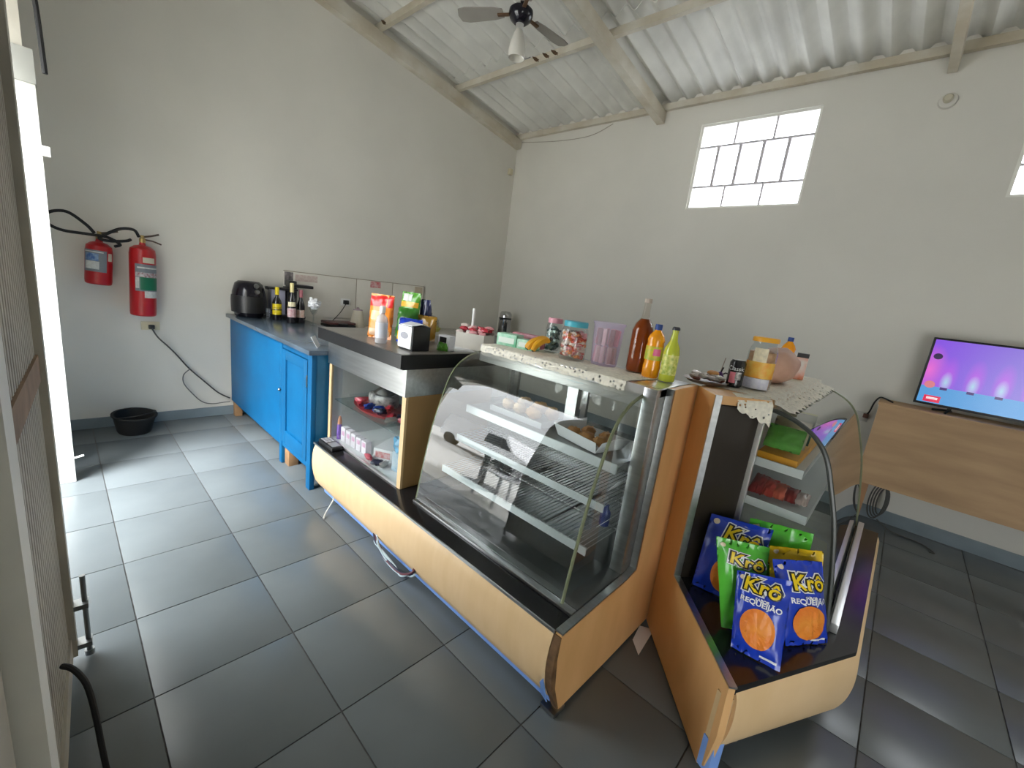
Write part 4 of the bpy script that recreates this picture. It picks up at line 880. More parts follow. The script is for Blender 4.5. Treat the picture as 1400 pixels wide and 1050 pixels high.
loc = (-.455, 2.14, ZT)
bj = lathe_thing('sweets_jar', 'large clear jar with an orange lid and orange white label', 'jar', loc, [
    ('body', [(0, 0), (.052, 0), (.058, .008), (.058, .165), (.052, .19), (.046, .20), (.046, .215)], PETC),
    ('lid', [(0, .232), (.05, .232), (.053, .228), (.053, .212), (0, .212)], mat('lid_orange', (.85, .40, .02), .4)),
    ('contents', [(0, .006), (.052, .006), (.053, .02), (.053, .168), (.03, .175), (0, .172)], mat('brown_sweets', (.40, .20, .09), .5, col2=(.60, .33, .17), scale=50, bump=.4, bscale=60))])
fa = facing(loc)
wrap(bj, 'label', .0584, fa - 75, fa + 55, .005, .052, mat('jar_white', (.72, .72, .78), .5, col2=(.55, .55, .68), scale=60)); wrap(bj, 'label', .0584, fa - 75, fa + 75, .054, .125, mat('jar_orange', (.82, .30, .02), .5, col2=(.80, .52, .10), scale=30)); wrap(bj, 'label', .0586, fa - 35, fa + 20, .125, .185, mat('jar_cream', (.72, .64, .45), .5, var=.2, scale=50))
tg = thing('bread_bag', 'tan paper bag twisted shut lying behind the orange lidded jar', 'bag', (-.465, 2.52, ZT))
bsk = B().sphere((0, 0, .088), .115, 26, 18, (.85, 1.5, .80))
for v in bsk.b.verts:
    v.co += v.co.normalized() * .012 * noise.noise(v.co * 22); v.co.z = max(v.co.z, 0)
    if v.co.y > .11: k = (v.co.y - .11) / .05; v.co.x *= max(.25, 1 - k * .6); v.co.z = .07 + (v.co.z - .07) * max(.25, 1 - k * .6)
obj('bag', bsk, mat('tan_paper', (.55, .33, .24), .55, col2=(.45, .25, .17), scale=9, bump=.3, bscale=20), tg, world=False, ang=80)
obj('rope_tie', B().tube(spline([(-.05, -.06, .13), (.0, .0, .157), (.05, .07, .14), (.075, .13, .09), (.06, .16, .05)], 6), .009, 8), mat('tan_fold', (.62, .42, .30), .6), tg, world=False)
lathe_thing('orange_soda_bottle', 'second orange drink bottle showing its blue cap behind the tan bag', 'bottle', (-.50, 2.93, ZT), [
    ('body', [(0, 0), (.030, 0), (.036, .008), (.037, .05), (.034, .066), (.0365, .08), (.0365, .135), (.034, .15), (.037, .165), (.030, .185), (.014, .205), (.013, .212), (0, .212)], OJ),
    ('cap', [(0, .232), (.0145, .232), (.0155, .228), (.0155, .208), (0, .208)], mat('cap_blue', (.01, .05, .24), .4))])
gbox_thing('biscuit_carton', 'dark topped orange carton at the far end of the corner case', 'box', (-.42, 2.93, ZT), R_(10), (.055, .055, .15), mat('carton_orange', (.62, .16, .06), .5, col2=(.60, .55, .50), scale=14), [('dark_top', (-.0285, .0285, -.0285, .0285, .128, .152), BLACK)])
# ------------------------------------------------------------------ inside the pastry case
BRD = mat('bread_crust', (.42, .20, .06), .6, col2=(.60, .36, .14), scale=14, bump=.3, bscale=30); BRDL = mat('bread_pale', (.62, .42, .24), .65, var=.2, scale=14, bump=.2)
dr = thing('bread_tray', 'shallow grey tray of bread rolls on the upper shelf of the pastry case', 'tray', (-1.33, 1.66, .886))
obj('tray', B().box(-.17, .17, -.13, .13, 0, .006, bev=.002).box(-.17, .17, -.135, -.128, 0, .03).box(-.17, .17, .128, .135, 0, .03).box(-.175, -.168, -.135, .135, 0, .03).box(.168, .175, -.135, .135, 0, .03), mat('grey_tray', (.42, .43, .45), .35), dr, world=False)
for k, (x_, y_, s_, mm) in enumerate(((-.115, -.06, (1.0, .8, .7), BRDL), (-.03, -.065, (.95, .8, .7), BRDL), (.06, -.06, (1.1, .7, .8), BRD), (.115, .02, (.9, .8, .9), BRD), (.015, .045, (1.2, .75, .85), BRD), (-.10, .055, (1.1, .8, .7), BRDL))):
    tag(obj('bread_roll', B().sphere((0, 0, 0), .038, 16, 11, s_, .35).xf(Matrix.Translation((-1.33 + x_, 1.66 + y_, .926)) @ Matrix.Rotation(k * .15, 4, 'Z')), mm), ('pale bread roll at the left front of the grey tray', 'pale bread roll second from the left in the grey tray', 'long brown roll at the front of the grey tray', 'brown roll at the right end of the grey tray', 'brown roll at the back of the grey tray', 'pale bread roll at the back left of the grey tray')[k], 'bread', 'bread rolls in the grey tray')
pb = thing('pastry_box', 'white paper lined tray with fried pastries right of the bread tray', 'tray', (-.93, 1.60, .886)); rz = R_(-12); pb.rotation_euler = (0, 0, rz)
b = B(); b.sheet([[(-.13, -.09, .05), (-.11, -.08, .004), (.11, -.08, .004), (.14, -.085, .05)], [(-.13, .09, .055), (-.11, .08, .004), (.11, .08, .004), (.14, .09, .045)]])
obj('paper', B().slab([[(-.14, -.10, .065), (-.115, -.085, .004), (0, -.085, .003), (.115, -.085, .004), (.15, -.09, .06)], [(-.14, 0, .06), (-.115, 0, .004), (0, 0, .003), (.115, 0, .004), (.15, .01, .07)], [(-.13, .10, .07), (-.115, .085, .004), (0, .085, .003), (.115, .085, .004), (.14, .10, .05)]], .002), PAPERW, pb, world=False)
obj('front_flap', B().slab([[(-.12, -.086, .004), (.12, -.086, .004)], [(-.13, -.11, .06), (.13, -.105, .055)]], .002), PAPERW, pb, world=False)
for k, (x_, y_) in enumerate(((-.07, -.03), (.005, -.035), (.075, -.03), (-.04, .045), (.05, .045))):
    tag(obj('fried_pastry', B().sphere((0, 0, 0), .03, 14, 10, (1.2, .9, .8), .3).xf(Matrix.Translation((-.93 + x_, 1.60 + y_, .919)) @ Matrix.Rotation(k * .4, 4, 'Z')), mat('fried_crust', (.50, .24, .06), .55, col2=(.35, .13, .03), scale=20)), ('left', 'middle', 'right front', 'left rear', 'right rear')[k] + ' golden fried pastry in the white paper tray', 'pastry', 'fried pastries in the paper tray')
obj_ = thing('serving_tongs', 'black handled serving tongs resting in the pastry case', 'tongs', (-.80, 1.70, .886))
obj('handle', B().tube([(-.74, 1.70, .898), (-.775, 1.78, .945)], .008, 8), BLACK, obj_); obj('blade', B().tube([(-.775, 1.78, .945), (-.79, 1.815, .965)], .005, 6), STEEL, obj_)
tag(obj('price_card', B().slab([[(-.76, 1.52, .740), (-.76, 1.60, .742)], [(-.72, 1.52, .80), (-.72, 1.60, .80)]], .002), PAPERW), 'white price card at the right end of the middle rack', 'card')
tag(obj('price_card', B().slab([[(-.77, 1.50, .575), (-.77, 1.58, .576)], [(-.725, 1.50, .63), (-.725, 1.58, .63)]], .002), PAPERW), 'white price card at the right end of the lower rack', 'card')
tag(obj('blue_bottle', B().lathe([(0, 0), (.02, 0), (.022, .01), (.022, .06), (.01, .08), (.01, .095), (0, .095)], (-.77, 1.56, .568)), mat('deep_blue', (.02, .04, .22), .3)), 'small blue bottle at the right end of the lower rack', 'bottle')
# ------------------------------------------------------------------ inside the corner case
def pack(label, x0, x1, y0, y1, z0, h, m_, grp, name='snack_pack', tilt=0):
    c = (Vector((x0, y0, z0)), Vector((x1, y0, z0)))
    k = Bag([(x0, y0, z0), (x1, y0, z0), (x1, y1, z0 + h), (x0, y1, z0 + h)], .016, x0 * 31 + y0)
    t = thing(name, label, 'packet', ((x0 + x1) / 2, (y0 + y1) / 2, z0), 0, grp); k.build('pouch', m_, t, 12, 12); return t
PKG = foil('pack_green', (.12, .40, .05)); PKD = foil('pack_dark', (.02, .07, .05)); PKR = foil('pack_red', (.32, .03, .03)); PKY = foil('pack_amber', (.82, .36, .01)); PKT = foil('pack_tan', (.45, .38, .25))
A_ = SH_A + .002
tag(obj('amber_tray', B().box(-.355, xs1 - .03, YS + .02, 2.6, A_, A_ + .03, bev=.004), mat('amber_card', (.82, .36, .01), .45, var=.1, scale=9)), 'flat amber cardboard tray on the upper shelf of the corner case', 'tray')
for k in range(3):
    pack(('bright green packet at the front of the upper shelf', 'olive packet in the middle of the upper shelf', 'dark green packet at the back of the upper shelf')[k], -.35, xs1 - .035, YS + .05 + .1 * k, YS + .11 + .1 * k, A_ + .05, (.09, .11, .13)[k], (PKG, PKT, PKD)[k], 'packets on the upper shelf')
pack('yellow green packet beside the glass on the upper shelf', xs1 - .12, xs1 - .04, 2.30, 2.34, A_ + .05, .13, foil('pack_lime', (.50, .55, .05)), 'packets on the upper shelf')
B_ = SH_B + .002
for k in range(5):
    x_ = -.36 + .04 * k; pack(('maroon packet against the post on the lower shelf', 'red packet second from the post on the lower shelf', 'bright red packet in the middle of the lower shelf', 'red packet fourth from the post on the lower shelf', 'pale red packet nearest the glass on the lower shelf')[k], x_, x_ + .055, YS + .03 + .012 * k, YS + .16, B_ + .016, .05 - .005 * k, (PKR, foil('pack_redb', (.55, .06, .04)), foil('pack_redc', (.70, .14, .08)), PKR, foil('pack_pale', (.60, .45, .42)))[k], 'red packets on the lower shelf')
# ------------------------------------------------------------------ goods in the checkout counter
ZS = .663; ZF = ZL + .009
rt = thing('sweets_tray', 'round red tray of chocolates on the glass shelf of the checkout counter', 'tray', (-2.33, 1.38, ZS)); rt.scale = (1.25, 1.2, 1.1)
obj('dish', B().lathe([(0, .004), (.13, .004), (.15, .02), (.155, .02), (.135, 0), (0, 0)], seg=28, sx=1.3, sy=.75), mat('red_plastic', (.50, .04, .05), .35), rt, world=False)
bl2 = thing('chocolate_box', 'black and white box of chocolates standing on the red tray', 'box', (-2.36, 1.41, ZS + .0235), R_(15)); bl2.scale = (1.25, 1.25, 1.25)
obj('body', B().lathe([(0, 0), (.07, 0), (.075, .01), (.075, .05), (.068, .06), (0, .06)], seg=20, sx=1.2, sy=.8), mat('choc_strip', (.55, .52, .50), .4, col2=(.05, .04, .05), scale=40), bl2, world=False)
obj('lid', B().sphere((0, 0, .06), .05, 14, 9, (1.1, .8, .7), .4), mat('choc_dark', (.07, .06, .05), .4), bl2, world=False)
rnd = random.Random(21); cols = [('red', foil('w_red', (.50, .03, .05))), ('blue', foil('w_blue', (.02, .06, .38))), ('pink', foil('w_pink', (.62, .10, .14))), ('dark', foil('w_dark', (.03, .03, .07))), ('silver', FO)]
for k, (x_, y_, c) in enumerate(((-2.40, 1.30, 2), (-2.33, 1.275, 0), (-2.26, 1.285, 1), (-2.19, 1.31, 1), (-2.14, 1.29, 3), (-2.17, 1.37, 0), (-2.09, 1.34, 0), (-2.03, 1.30, 4), (-2.06, 1.40, 3), (-1.98, 1.36, 2))):
    tag(obj('wrapped_sweet', B().sphere((0, 0, 0), .03, 12, 8, (1.4, .8, .6), .7).xf(Matrix.Translation((x_ - .05, y_, ZS + (.044 if k < 6 else .02))) @ Matrix.Rotation(rnd.random() * 3, 4, 'Z')), cols[c][1]), cols[c][0] + ' wrapped sweet, ' + ('leftmost on the red tray', 'second from left on the red tray', 'third from left on the red tray', 'on the right of the red tray', 'at the right rim of the red tray', 'at the back of the red tray', 'right of the red tray', 'nearest the right strip', 'behind the tray on the glass shelf', 'rightmost on the glass shelf')[k], 'sweet', 'wrapped sweets on the glass shelf')
for k, (x_, y_) in enumerate(((-1.97, 1.30), (-1.92, 1.36), (-2.04, 1.42))):
    tag(obj('sweet_packet', B().sphere((0, 0, 0), .05, 14, 9, (1.2, .6, .9), .6).xf(Matrix.Translation((x_, y_, ZF + .17 + .02 * k))), foil('sky_blue_foil', (.08, .34, .58))), ('sky blue foil packet at the front right of the checkout counter', 'sky blue foil packet against the right side of the checkout counter', 'sky blue foil packet at the back of the checkout stack')[k], 'packet', 'sky blue packets')
gbox_thing('sweet_packet_stack', 'clear box of foil bags under the sky blue packets', 'box', (-1.95, 1.37, ZF), R_(5), (.16, .16, .125), mat('foil_mix', (.50, .55, .60), .3, col2=(.20, .35, .50), scale=20))
for k in range(5):
    x_ = -2.56 + .062 * k
    t = gbox_thing('gum_box', ('first', 'second', 'third', 'fourth', 'fifth')[k] + ' small white and pink gum box from the left in the checkout counter', 'box', (x_, 1.262 + .004 * k, ZF), R_(4), (.052, .04, .10 - .004 * k), mat('gum_white', (.78, .72, .78), .4), [('pink_print', (-.018, .018, -.0212, -.0202, .045, .075), mat('gum_pink', (.62, .22, .42), .4, col2=(.75, .6, .7), scale=60))], 'gum boxes')
t = lathe_thing('glue_bottle', 'small purple bottle with an orange cap left of the gum boxes', 'bottle', (-2.625, 1.25, ZF), [('body', [(0, 0), (.016, 0), (.018, .01), (.018, .09), (.012, .105), (0, .105)], mat('purple_bottle', (.22, .10, .45), .4)), ('cap', [(0, .16), (.006, .158), (.013, .13), (.014, .104), (0, .104)], mat('orange_cap', (.70, .30, .14), .4))])
gbox_thing('white_carton', 'long white carton with a red panel on the checkout counter floor', 'box', (-2.22, 1.42, ZF), R_(28), (.13, .26, .075), mat('carton_white', (.66, .66, .68), .5), [('red_panel', (-.05, .05, -.1312, -.1302, .018, .058), mat('red_panel', (.45, .07, .07), .5, col2=(.6, .4, .4), scale=50))])
for k, (x_, y_, mm) in enumerate(((-2.22, 1.245, 'w_pink'), (-2.12, 1.25, 'w_dark'), (-2.08, 1.27, 'silver_foil'))):
    tag(obj('wrapped_sweet', B().sphere((0, 0, 0), .03, 12, 8, (1.3, .6, .6), .6).xf(Matrix.Translation((x_, y_, ZF + .019)) @ Matrix.Rotation(k, 4, 'Z')), MATS[mm]), ('pink', 'dark', 'silver')[k] + ' sweet on the floor of the checkout counter by the carton', 'sweet', 'sweets on the counter floor')
# on the ledge in front
cr = thing('card_reader', 'black card reader lying on the ledge by the checkout glass', 'card reader', (-2.54, 1.155, ZL), R_(0))
obj('body', B().box(-.10, .10, -.038, .038, 0, .028, bev=.008), BLACK, cr, world=False); obj('screen', B().box(.01, .085, -.028, .028, .0282, .0292), mat('lcd_grey', (.22, .23, .24), .25), cr, world=False, smooth=False)
for i in range(3):
    for j in range(4): obj('key', B().box(-.085 + .021 * j, -.069 + .021 * j, -.027 + .02 * i, -.012 + .02 * i, .028, .031), mat('key_grey', (.34, .34, .36), .5), cr, world=False, smooth=False)
# ------------------------------------------------------------------ on the checkout top
ZK = 1.1325
def stand_bag(label, a, c, h, bulge, m_, seed, lean=6, extra=None, flare=0):
    a, c = Vector(a), Vector(c); e = (c - a).normalized(); back = Vector((-e.y, e.x, 0)); up = Vector((0, 0, h)) * math.cos(R_(lean)) + back * h * math.sin(R_(lean))
    k = Bag([a, c, c + up + e * flare, a + up - e * flare], bulge, seed); t = thing('crisp_bag', label, 'snack bag', (a + c) / 2, 0, 'crisp bags on the checkout top'); k.build('pouch', m_, t, 16, 18)
    for q in extra or (): k.area(*q, t, .0015)
    return t
stand_bag('tall red and orange crisp bag behind the clear pump bottle', (-2.36, 1.275, ZK), (-2.215, 1.345, ZK), .26, .028, foil('crisp_orange', (.82, .26, .02)), 31, 4, [('red_top', .02, .98, .72, .97, foil('crisp_red', (.72, .02, .02))), ('pale_print', .15, .6, .42, .62, foil('crisp_cream', (.80, .55, .25))), ('pale_base', .08, .92, .06, .22, foil('crisp_tan', (.70, .45, .28)))])
stand_bag('green and white crisp bag standing highest at the back of the pile', (-2.48, 1.56, ZK), (-2.34, 1.61, ZK), .285, .03, foil('crisp_green', (.10, .36, .03)), 32, 4, [('white_top', .1, .6, .80, .96, foil('crisp_white', (.70, .74, .68))), ('orange_band', .05, .95, .66, .78, foil('crisp_amber', (.80, .42, .03)))])
stand_bag('glossy dark green crisp bag in the middle of the pile', (-2.38, 1.47, ZK), (-2.25, 1.53, ZK), .19, .034, foil('crisp_dkgreen', (.04, .22, .02)), 33, 10)
stand_bag('bright blue crisp bag lying low in the pile', (-2.20, 1.37, ZK), (-2.07, 1.44, ZK), .145, .036, foil('crisp_blue', (.01, .05, .48)), 34, 14, [('yellow_corner', .05, .45, .08, .45, foil('crisp_yel', (.72, .48, .02)))])
stand_bag('tall navy crisp bag with pointed top right of the green bags', (-2.40, 1.65, ZK), (-2.28, 1.70, ZK), .25, .02, foil('crisp_navy', (.008, .012, .07)), 35, -4, None, -.03)
stand_bag('gold crisp bag leaning at the right of the navy bag', (-2.29, 1.57, ZK), (-2.17, 1.63, ZK), .155, .028, foil('crisp_gold', (.45, .24, .02)), 36, 4)
lathe_thing('sanitiser_bottle', 'clear plastic sanitiser bottle at the front of the checkout top', 'bottle', (-2.135, 1.235, ZK), [
    ('body', [(0, 0), (.030, 0), (.033, .006), (.033, .12), (.027, .145), (.013, .16), (.013, .17), (0, .17)], tinted('gel_clear', (.80, .83, .86), .55, .1)),
    ('label', [(.0334, .03), (.0334, .115)], tinted('gel_label', (.74, .77, .84), .3, .3)),
    ('cap', [(0, .205), (.011, .205), (.016, .20), (.016, .168), (0, .168)], WHITEP)])
nd = thing('napkin_dispenser', 'white and black napkin dispenser at the corner of the checkout top', 'dispenser', (-1.93, 1.30, ZK), R_(0))
obj('front', B().box(-.065, .058, -.046, -.04, .008, .125, bev=.002), WHITEP, nd, world=False)
obj('housing', B().box(-.065, .065, -.04, .07, 0, .128, bev=.004), BLACK, nd, world=False)
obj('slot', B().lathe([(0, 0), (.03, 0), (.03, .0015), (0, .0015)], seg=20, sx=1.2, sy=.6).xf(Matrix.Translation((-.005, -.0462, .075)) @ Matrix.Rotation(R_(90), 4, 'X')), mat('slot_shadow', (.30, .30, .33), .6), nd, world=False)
obj('napkins', B().slab([[(-.06, -.04, .129), (.05, -.04, .131)], [(-.05, .02, .145), (.055, .03, .142)], [(-.04, .065, .135), (.05, .065, .13)]], .003), PAPERW, nd, world=False)
gbox_thing('small_carton', 'small white and black carton right behind the napkin dispenser', 'box', (-1.885, 1.50, ZK), R_(10), (.085, .05, .085), mat('carton_white', (.66, .66, .68), .5), [('black_print', (-.03, .02, -.0262, -.0252, .045, .075), BLACK)])
stand_bag('small green packet in front of the small carton', (-1.90, 1.445, ZK), (-1.84, 1.475, ZK), .05, .012, foil('crisp_green', (.10, .36, .03)), 37, 25)
tag(obj('paper_sheet', B().slab([[(-1.99, 1.56, ZK + .001), (-1.83, 1.52, ZK + .001)], [(-1.96, 1.70, ZK + .004), (-1.81, 1.66, ZK + .001)]], .001), PAPERW), 'white sheet of paper lying near the back of the checkout top', 'paper')
ct = thing('candy_carton', 'open white carton heaped with red sweets at the back of the checkout', 'box', (-1.92, 1.745, ZK), R_(20)); ct.scale = (1.28, 1.28, 1.28)
obj('box', B().box(-.075, .075, -.055, .055, 0, .005).box(-.075, .075, -.055, -.051, .005, .075).box(-.075, .075, .051, .055, .005, .075).box(-.075, -.071, -.051, .051, .005, .075).box(.071, .075, -.051, .051, .005, .075), mat('carton_cream', (.66, .62, .54), .6), ct, world=False, smooth=False)
rnd = random.Random(5)
for k in range(26):
    obj('sweet', B().sphere((rnd.uniform(-.065, .065), rnd.uniform(-.04, .04), .07 + rnd.uniform(0, .035)), .018, 9, 6, (1.3, .8, .6), .5), (foil('w_red', (.50, .03, .05)), C6, foil('w_cream', (.68, .55, .50)), foil('w_red', (.5, .03, .05)))[k % 4], ct, world=False)
obj('white_straw', B().cyl((-.02, .0, .08), (-.02, .0, .19), .007, seg=10), WHITEP, ct, world=False)
# ------------------------------------------------------------------ on the blue cabinet
ZC = .981
af = thing('air_fryer', 'round black air fryer at the wall end of the blue cabinet', 'air fryer', (-4.475, 1.225, ZC))
obj('body', B().lathe([(0, 0), (.10, 0), (.112, .008), (.132, .08), (.138, .15), (.132, .22), (.112, .295), (.085, .318), (0, .322)], seg=32), mat('black_gloss', (.01, .009, .014), .15), af, world=False)
obj('drawer_front', B().lathe([(.1385, .04), (.141, .08), (.1425, .15), (.139, .19)], seg=32), BLACK, af, world=False)
fa = facing((-4.475, 1.235))
for k, zz in enumerate((.285, .235)):
    a = R_(fa + 28); r = .121 if k == 0 else .133
    obj('dial', B().lathe([(0, 0), (.022, 0), (.018, .018), (0, .018)], seg=18).xf(Matrix.Translation((r * math.cos(a), r * math.sin(a), zz)) @ Matrix.Rotation(a, 4, 'Z') @ Matrix.Rotation(R_(85), 4, 'Y')), mat('dial_grey', (.16, .16, .15), .3, metal=.6), af, world=False)
cm = thing('coffee_machine', 'black capsule coffee machine with a lilac grey tank behind the bottles', 'coffee machine', (-4.50, 1.535, ZC))
obj('base', B().box(-.10, .12, -.13, .16, 0, .03, bev=.006), BLACK, cm, world=False)
obj('tank', B().box(-.06, .04, -.125, .0, .03, .265, bev=.008), mat('lilac_tank', (.33, .33, .42), .3), cm, world=False)
obj('column', B().box(-.08, .06, .01, .10, .03, .30, bev=.012), BLACK, cm, world=False)
obj('lid', B().box(-.08, .08, -.15, .10, .266, .285, bev=.006), BLACK, cm, world=False)
obj('head', B().box(-.05, .10, .06, .24, .30, .33, bev=.008).box(-.06, .05, .03, .10, .30, .36, bev=.008), BLACK, cm, world=False)
obj('tank_knob', B().sphere((-.0, -.15, .272), .022, 10, 7, (1, 1, .7)), BLACK, cm, world=False)
DKG = mat('dark_bottle', (.012, .010, .012), .1, coat=.4)
def liquor(label, loc, h, r, capm, labs):
    s = h / .30
    t = lathe_thing('liquor_bottle', label, 'bottle', loc, [
        ('body', [(0, 0), (r * .95, 0), (r, .006), (r, .15 * s), (r * .8, .18 * s), (.016, .21 * s), (.0135, .235 * s), (.0135, .26 * s), (0, .26 * s)], DKG),
        ('cap', [(0, h), (.015, h), (.017, h - .006), (.0165, .232 * s), (0, .232 * s)], capm)])
    fa = facing(loc)
    for (a0, a1, z0, z1, m_) in labs: wrap(t, 'label', r + .0006, fa + a0, fa + a1, z0, z1, m_)
    return t
YB_ = mat('label_yellow', (.80, .62, .01), .4); YB2 = mat('label_yellow_dark', (.55, .40, .01), .4, col2=(.08, .06, .01), scale=60)
liquor('dark bottle with yellow cap and yellow label beside the air fryer', (-4.28, 1.40, ZC), .298, .041, YB_, [(-60, 60, .10, .148, YB_), (-60, 60, .05, .09, YB_), (-50, 50, .105, .118, YB2)])
PKL = mat('label_pinkwhite', (.72, .62, .62), .4, col2=(.50, .22, .25), scale=40)
liquor('tall dark bottle with cream cap and pale label before the coffee machine', (-4.075, 1.455, ZC), .355, .038, mat('cap_cream', (.76, .66, .30), .4), [(-65, 65, .055, .135, PKL), (-50, 50, .15, .19, mat('label_cream', (.75, .68, .45), .4))])
liquor('dark bottle with a rose cap nearest the goblets', (-4.11, 1.545, ZC), .30, .036, mat('cap_rose', (.45, .14, .17), .4), [(-65, 65, .05, .12, mat('label_peach', (.62, .33, .22), .4, col2=(.7, .6, .55), scale=40))])
lathe_thing('glass_tumbler', 'small clear glass tumbler between air fryer and yellow label bottle', 'glass', (-4.335, 1.345, ZC), [('glass', [(0, .006), (.022, .006), (.028, .095), (.03, .095), (.0245, 0), (0, 0)], thin_glass('tumbler_glass', (.90, .91, .94), 1.5, 2.2))])
for k, (x_, y_) in enumerate(((-4.055, 1.635), (-3.955, 1.60))):
    gt = lathe_thing('goblet', ('left', 'right')[k] + ' stemmed glass stuffed with white napkins at the cabinet end', 'glass', (x_, y_, ZC), [('glass', [(0, .003), (.03, .002), (.031, 0), (.004, .008), (.004, .09), (.02, .11), (.034, .14), (.036, .175), (.033, .205)], GLASSC)], group='goblets')
    obj('napkin', B().sphere((0, 0, .19), .042, 16, 11, (1.0, 1.0, .95), 1.0), PAPERW, gt, world=False, ang=25)
tag(obj('folded_card', B().slab([[(-2.90, 1.22, ZC), (-2.80, 1.16, ZC)], [(-2.94, 1.20, ZC + .065), (-2.86, 1.14, ZC + .065)]], .002), PAPERW), 'white folded card leaning beside the black checkout top', 'card')
# ------------------------------------------------------------------ on the sink counter
ZW = .901
ty_ = thing('sandwich_press', 'flat dark sandwich press on the sink counter below the socket', 'appliance', (-4.49, 2.08, ZW))
obj('lower_plate', B().box(-.10, .10, -.15, .15, .0, .03, bev=.008), BLACK, ty_, world=False); obj('upper_plate', B().box(-.10, .10, -.15, .15, .034, .06, bev=.01), mat('maroon_metal', (.09, .03, .03), .35, var=.2, scale=8), ty_, world=False); obj('handle', B().box(.10, .13, -.05, .05, .03, .05, bev=.006), BLACK, ty_, world=False)
lathe_thing('milk_jug', 'cream jug with a dark rim behind the red crisp bag', 'jug', (-4.50, 2.30, ZW), [('body', [(0, 0), (.075, 0), (.08, .01), (.055, .17), (.05, .19), (0, .19)], mat('cream_jug', (.66, .60, .48), .4)), ('lid', [(0, .225), (.015, .22), (.018, .205), (.05, .20), (.051, .19), (0, .19)], mat('lid_grey', (.40, .30, .34), .4))])
dm = lathe_thing('cake_dome', 'clear cake dome over a yellow rimmed plate on the sink counter', 'dome', (-4.37, 3.20, ZW), [('plate', [(0, .03), (.10, .03), (.13, .045), (.135, .045), (.11, .0), (0, .0)], mat('yellow_plate', (.52, .50, .10), .4)), ('dome', [(.105, .047), (.11, .07), (.10, .14), (.06, .185), (.012, .20), (.012, .22), (0, .225)], thin_glass('dome_glass', (.66, .66, .62), 1.5, 3.0))])
for k in range(9): obj('cake_piece', B().sphere((.085 * math.cos(k * .7), .085 * math.sin(k * .7), .06), .022, 9, 6, (1, 1, .8), .4), mat('yellow_cake', (.62, .58, .16), .5), dm, world=False)
tm = lathe_thing('steel_thermos', 'polished steel coffee thermos in the corner of the room', 'thermos', (-4.19, 4.34, ZW), [
    ('body', [(0, 0), (.085, 0), (.088, .006), (.088, .24), (.085, .29), (.06, .32), (0, .325)], CHROME), ('band', [(.0885, .214), (.0905, .216), (.0905, .232), (.0885, .234)], BLACK)])
obj('tap', B().tube([(.05, -.08, .22), (.03, -.115, .22), (.03, -.118, .20)], .01, 7), BLACK, tm, world=False)
# ------------------------------------------------------------------ loose wires and scrap
b = B(); rnd = random.Random(8); wm = [mat('wire_maroon', (.10, .02, .03), .5), mat('wire_navy', (.015, .018, .05), .5), mat('wire_pale', (.40, .50, .55), .5)]
wt = thing('wire_bundle', 'tangle of maroon, navy and pale wires drooping under the counter', 'wires', (-1.72, 1.20, 0))
for k in range(7):
    j = lambda: rnd.uniform(-.012, .012)
    wv = lambda p: pix(p, y=1.095) + Vector((j(), j() * .6, j()))
    pts = spline([Vector((-1.99 + .02 * k, 1.165, .11)), wv((515, 737)), wv((524, 756)), wv((538, 776)), wv((552, 786)), wv((566, 783)), Vector((-1.60 + .012 * k, 1.165, .10))], 6)
    for q_ in pts: q_.z = max(q_.z, .008)
    obj('wire', B().tube(pts, .006, 6), wm[k % 3] if k < 6 else wm[2], wt)
tag(obj('loose_wire', B().tube(spline([(-2.45, 1.16, .12), (-2.40, 1.12, .08), (-2.37, 1.06, .02), (-2.33, 1.03, .008)], 6), .0045, 6), mat('wire_white', (.6, .58, .52), .5)), 'thin pale wire hanging under the left end of the counter', 'wire')
tag(obj('paper_scrap', B().slab([[(-.60, 1.72, .003), (-.54, 1.66, .003)], [(-.62, 1.83, .003), (-.56, 1.86, .006)]], .001), PAPERW), 'torn white paper scrap on the floor between the two cases', 'paper')
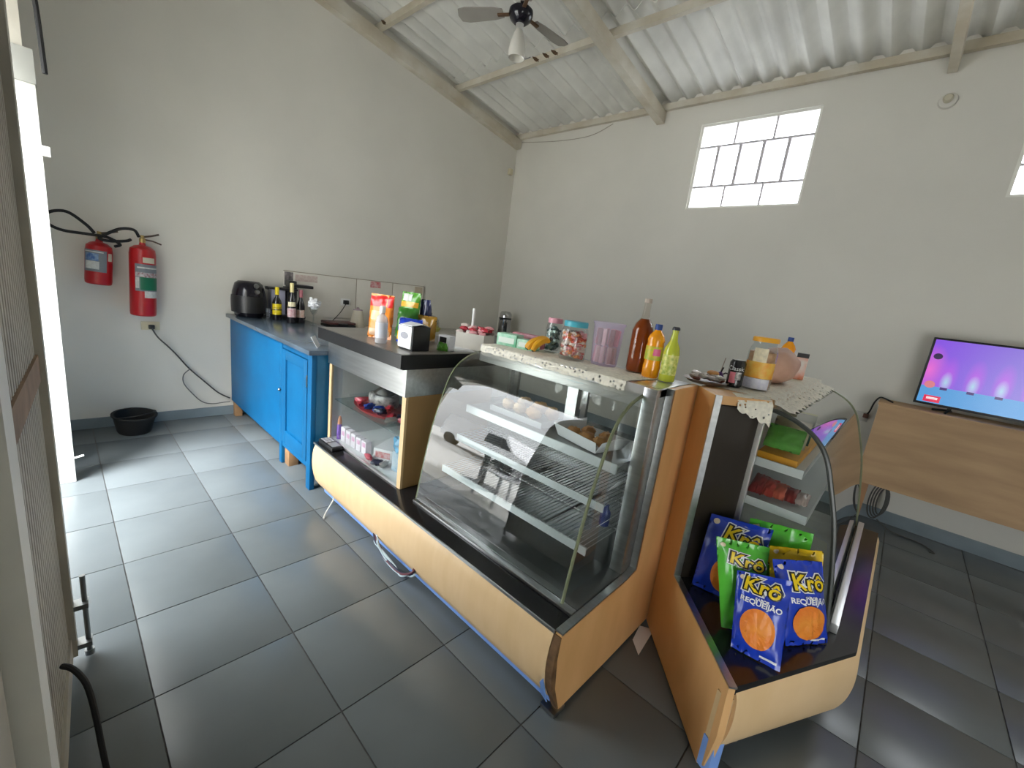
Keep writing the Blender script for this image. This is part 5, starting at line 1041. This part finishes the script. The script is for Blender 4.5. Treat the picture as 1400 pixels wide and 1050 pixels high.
# ------------------------------------------------------------------ outside, seen only as reflections in the case glass
PLC = mat('chair_plastic', (.62, .62, .64), .45)
ch = thing('plastic_chair', 'grey plastic slat back chair standing outside the gate', 'chair', (-2.75, -.95, -.06), R_(200))
obj('seat', B().box(-.22, .22, -.22, .22, .42, .45, bev=.012), PLC, ch, world=False)
for sx in (-1, 1):
    for sy in (-1, 1): obj('leg', B().tube([(sx * .2, sy * .2, .43), (sx * .24, sy * .24, 0)], .02, 8), PLC, ch, world=False)
for k in range(6): obj('back_slat', B().box(-.17 + .06 * k, -.13 + .06 * k, .2, .22, .46, .84), PLC, ch, world=False)
obj('back_frame', B().tube(spline([(-.23, .2, .44), (-.23, .22, .75), (-.15, .23, .87), (.15, .23, .87), (.23, .22, .75), (.23, .2, .44)], 5), .02, 8), PLC, ch, world=False)
tbl = thing('round_table', 'dark round plastic table outside the gate', 'table', (-3.45, -1.35, -.06))
obj('table_top', B().lathe([(0, .72), (.42, .72), (.43, .70), (.42, .69), (0, .69)], seg=30), mat('dark_table', (.05, .05, .055), .4), tbl, world=False); obj('pedestal', B().lathe([(0, 0), (.25, 0), (.25, .03), (.05, .06), (.04, .69), (0, .69)], seg=20), mat('dark_table', (.05, .05, .055), .4), tbl, world=False)
vn = thing('parked_van', 'white parked van in the street outside', 'van', (-6.5, -5.5, -.06), R_(20))
obj('body', B().prism([(-2.3, -.85, .35), (2.4, -.85, .35), (2.4, -.85, 1.0), (1.7, -.85, 1.2), (1.1, -.85, 2.0), (-2.3, -.85, 2.05)], (0, 1.7, 0)), mat('van_white', (.85, .86, .88), .3), vn, world=False, smooth=False)
obj('window', B().prism([(1.58, -.856, 1.22), (.3, -.856, 1.22), (.3, -.856, 1.8), (1.1, -.856, 1.8)], (0, 1.712, 0)), BGLOSS, vn, world=False, smooth=False)
obj('stripe', B().box(-2.3, 2.35, -.858, -.852, .72, .80), mat('van_red', (.5, .03, .05), .4), vn, world=False, smooth=False)
for sx in (-1.5, 1.5):
    for sy in (-.8, .8): obj('wheel', B().cyl((sx, sy - .1, .33), (sx, sy + .1, .33), .33, seg=22), BLACKM, vn, world=False)
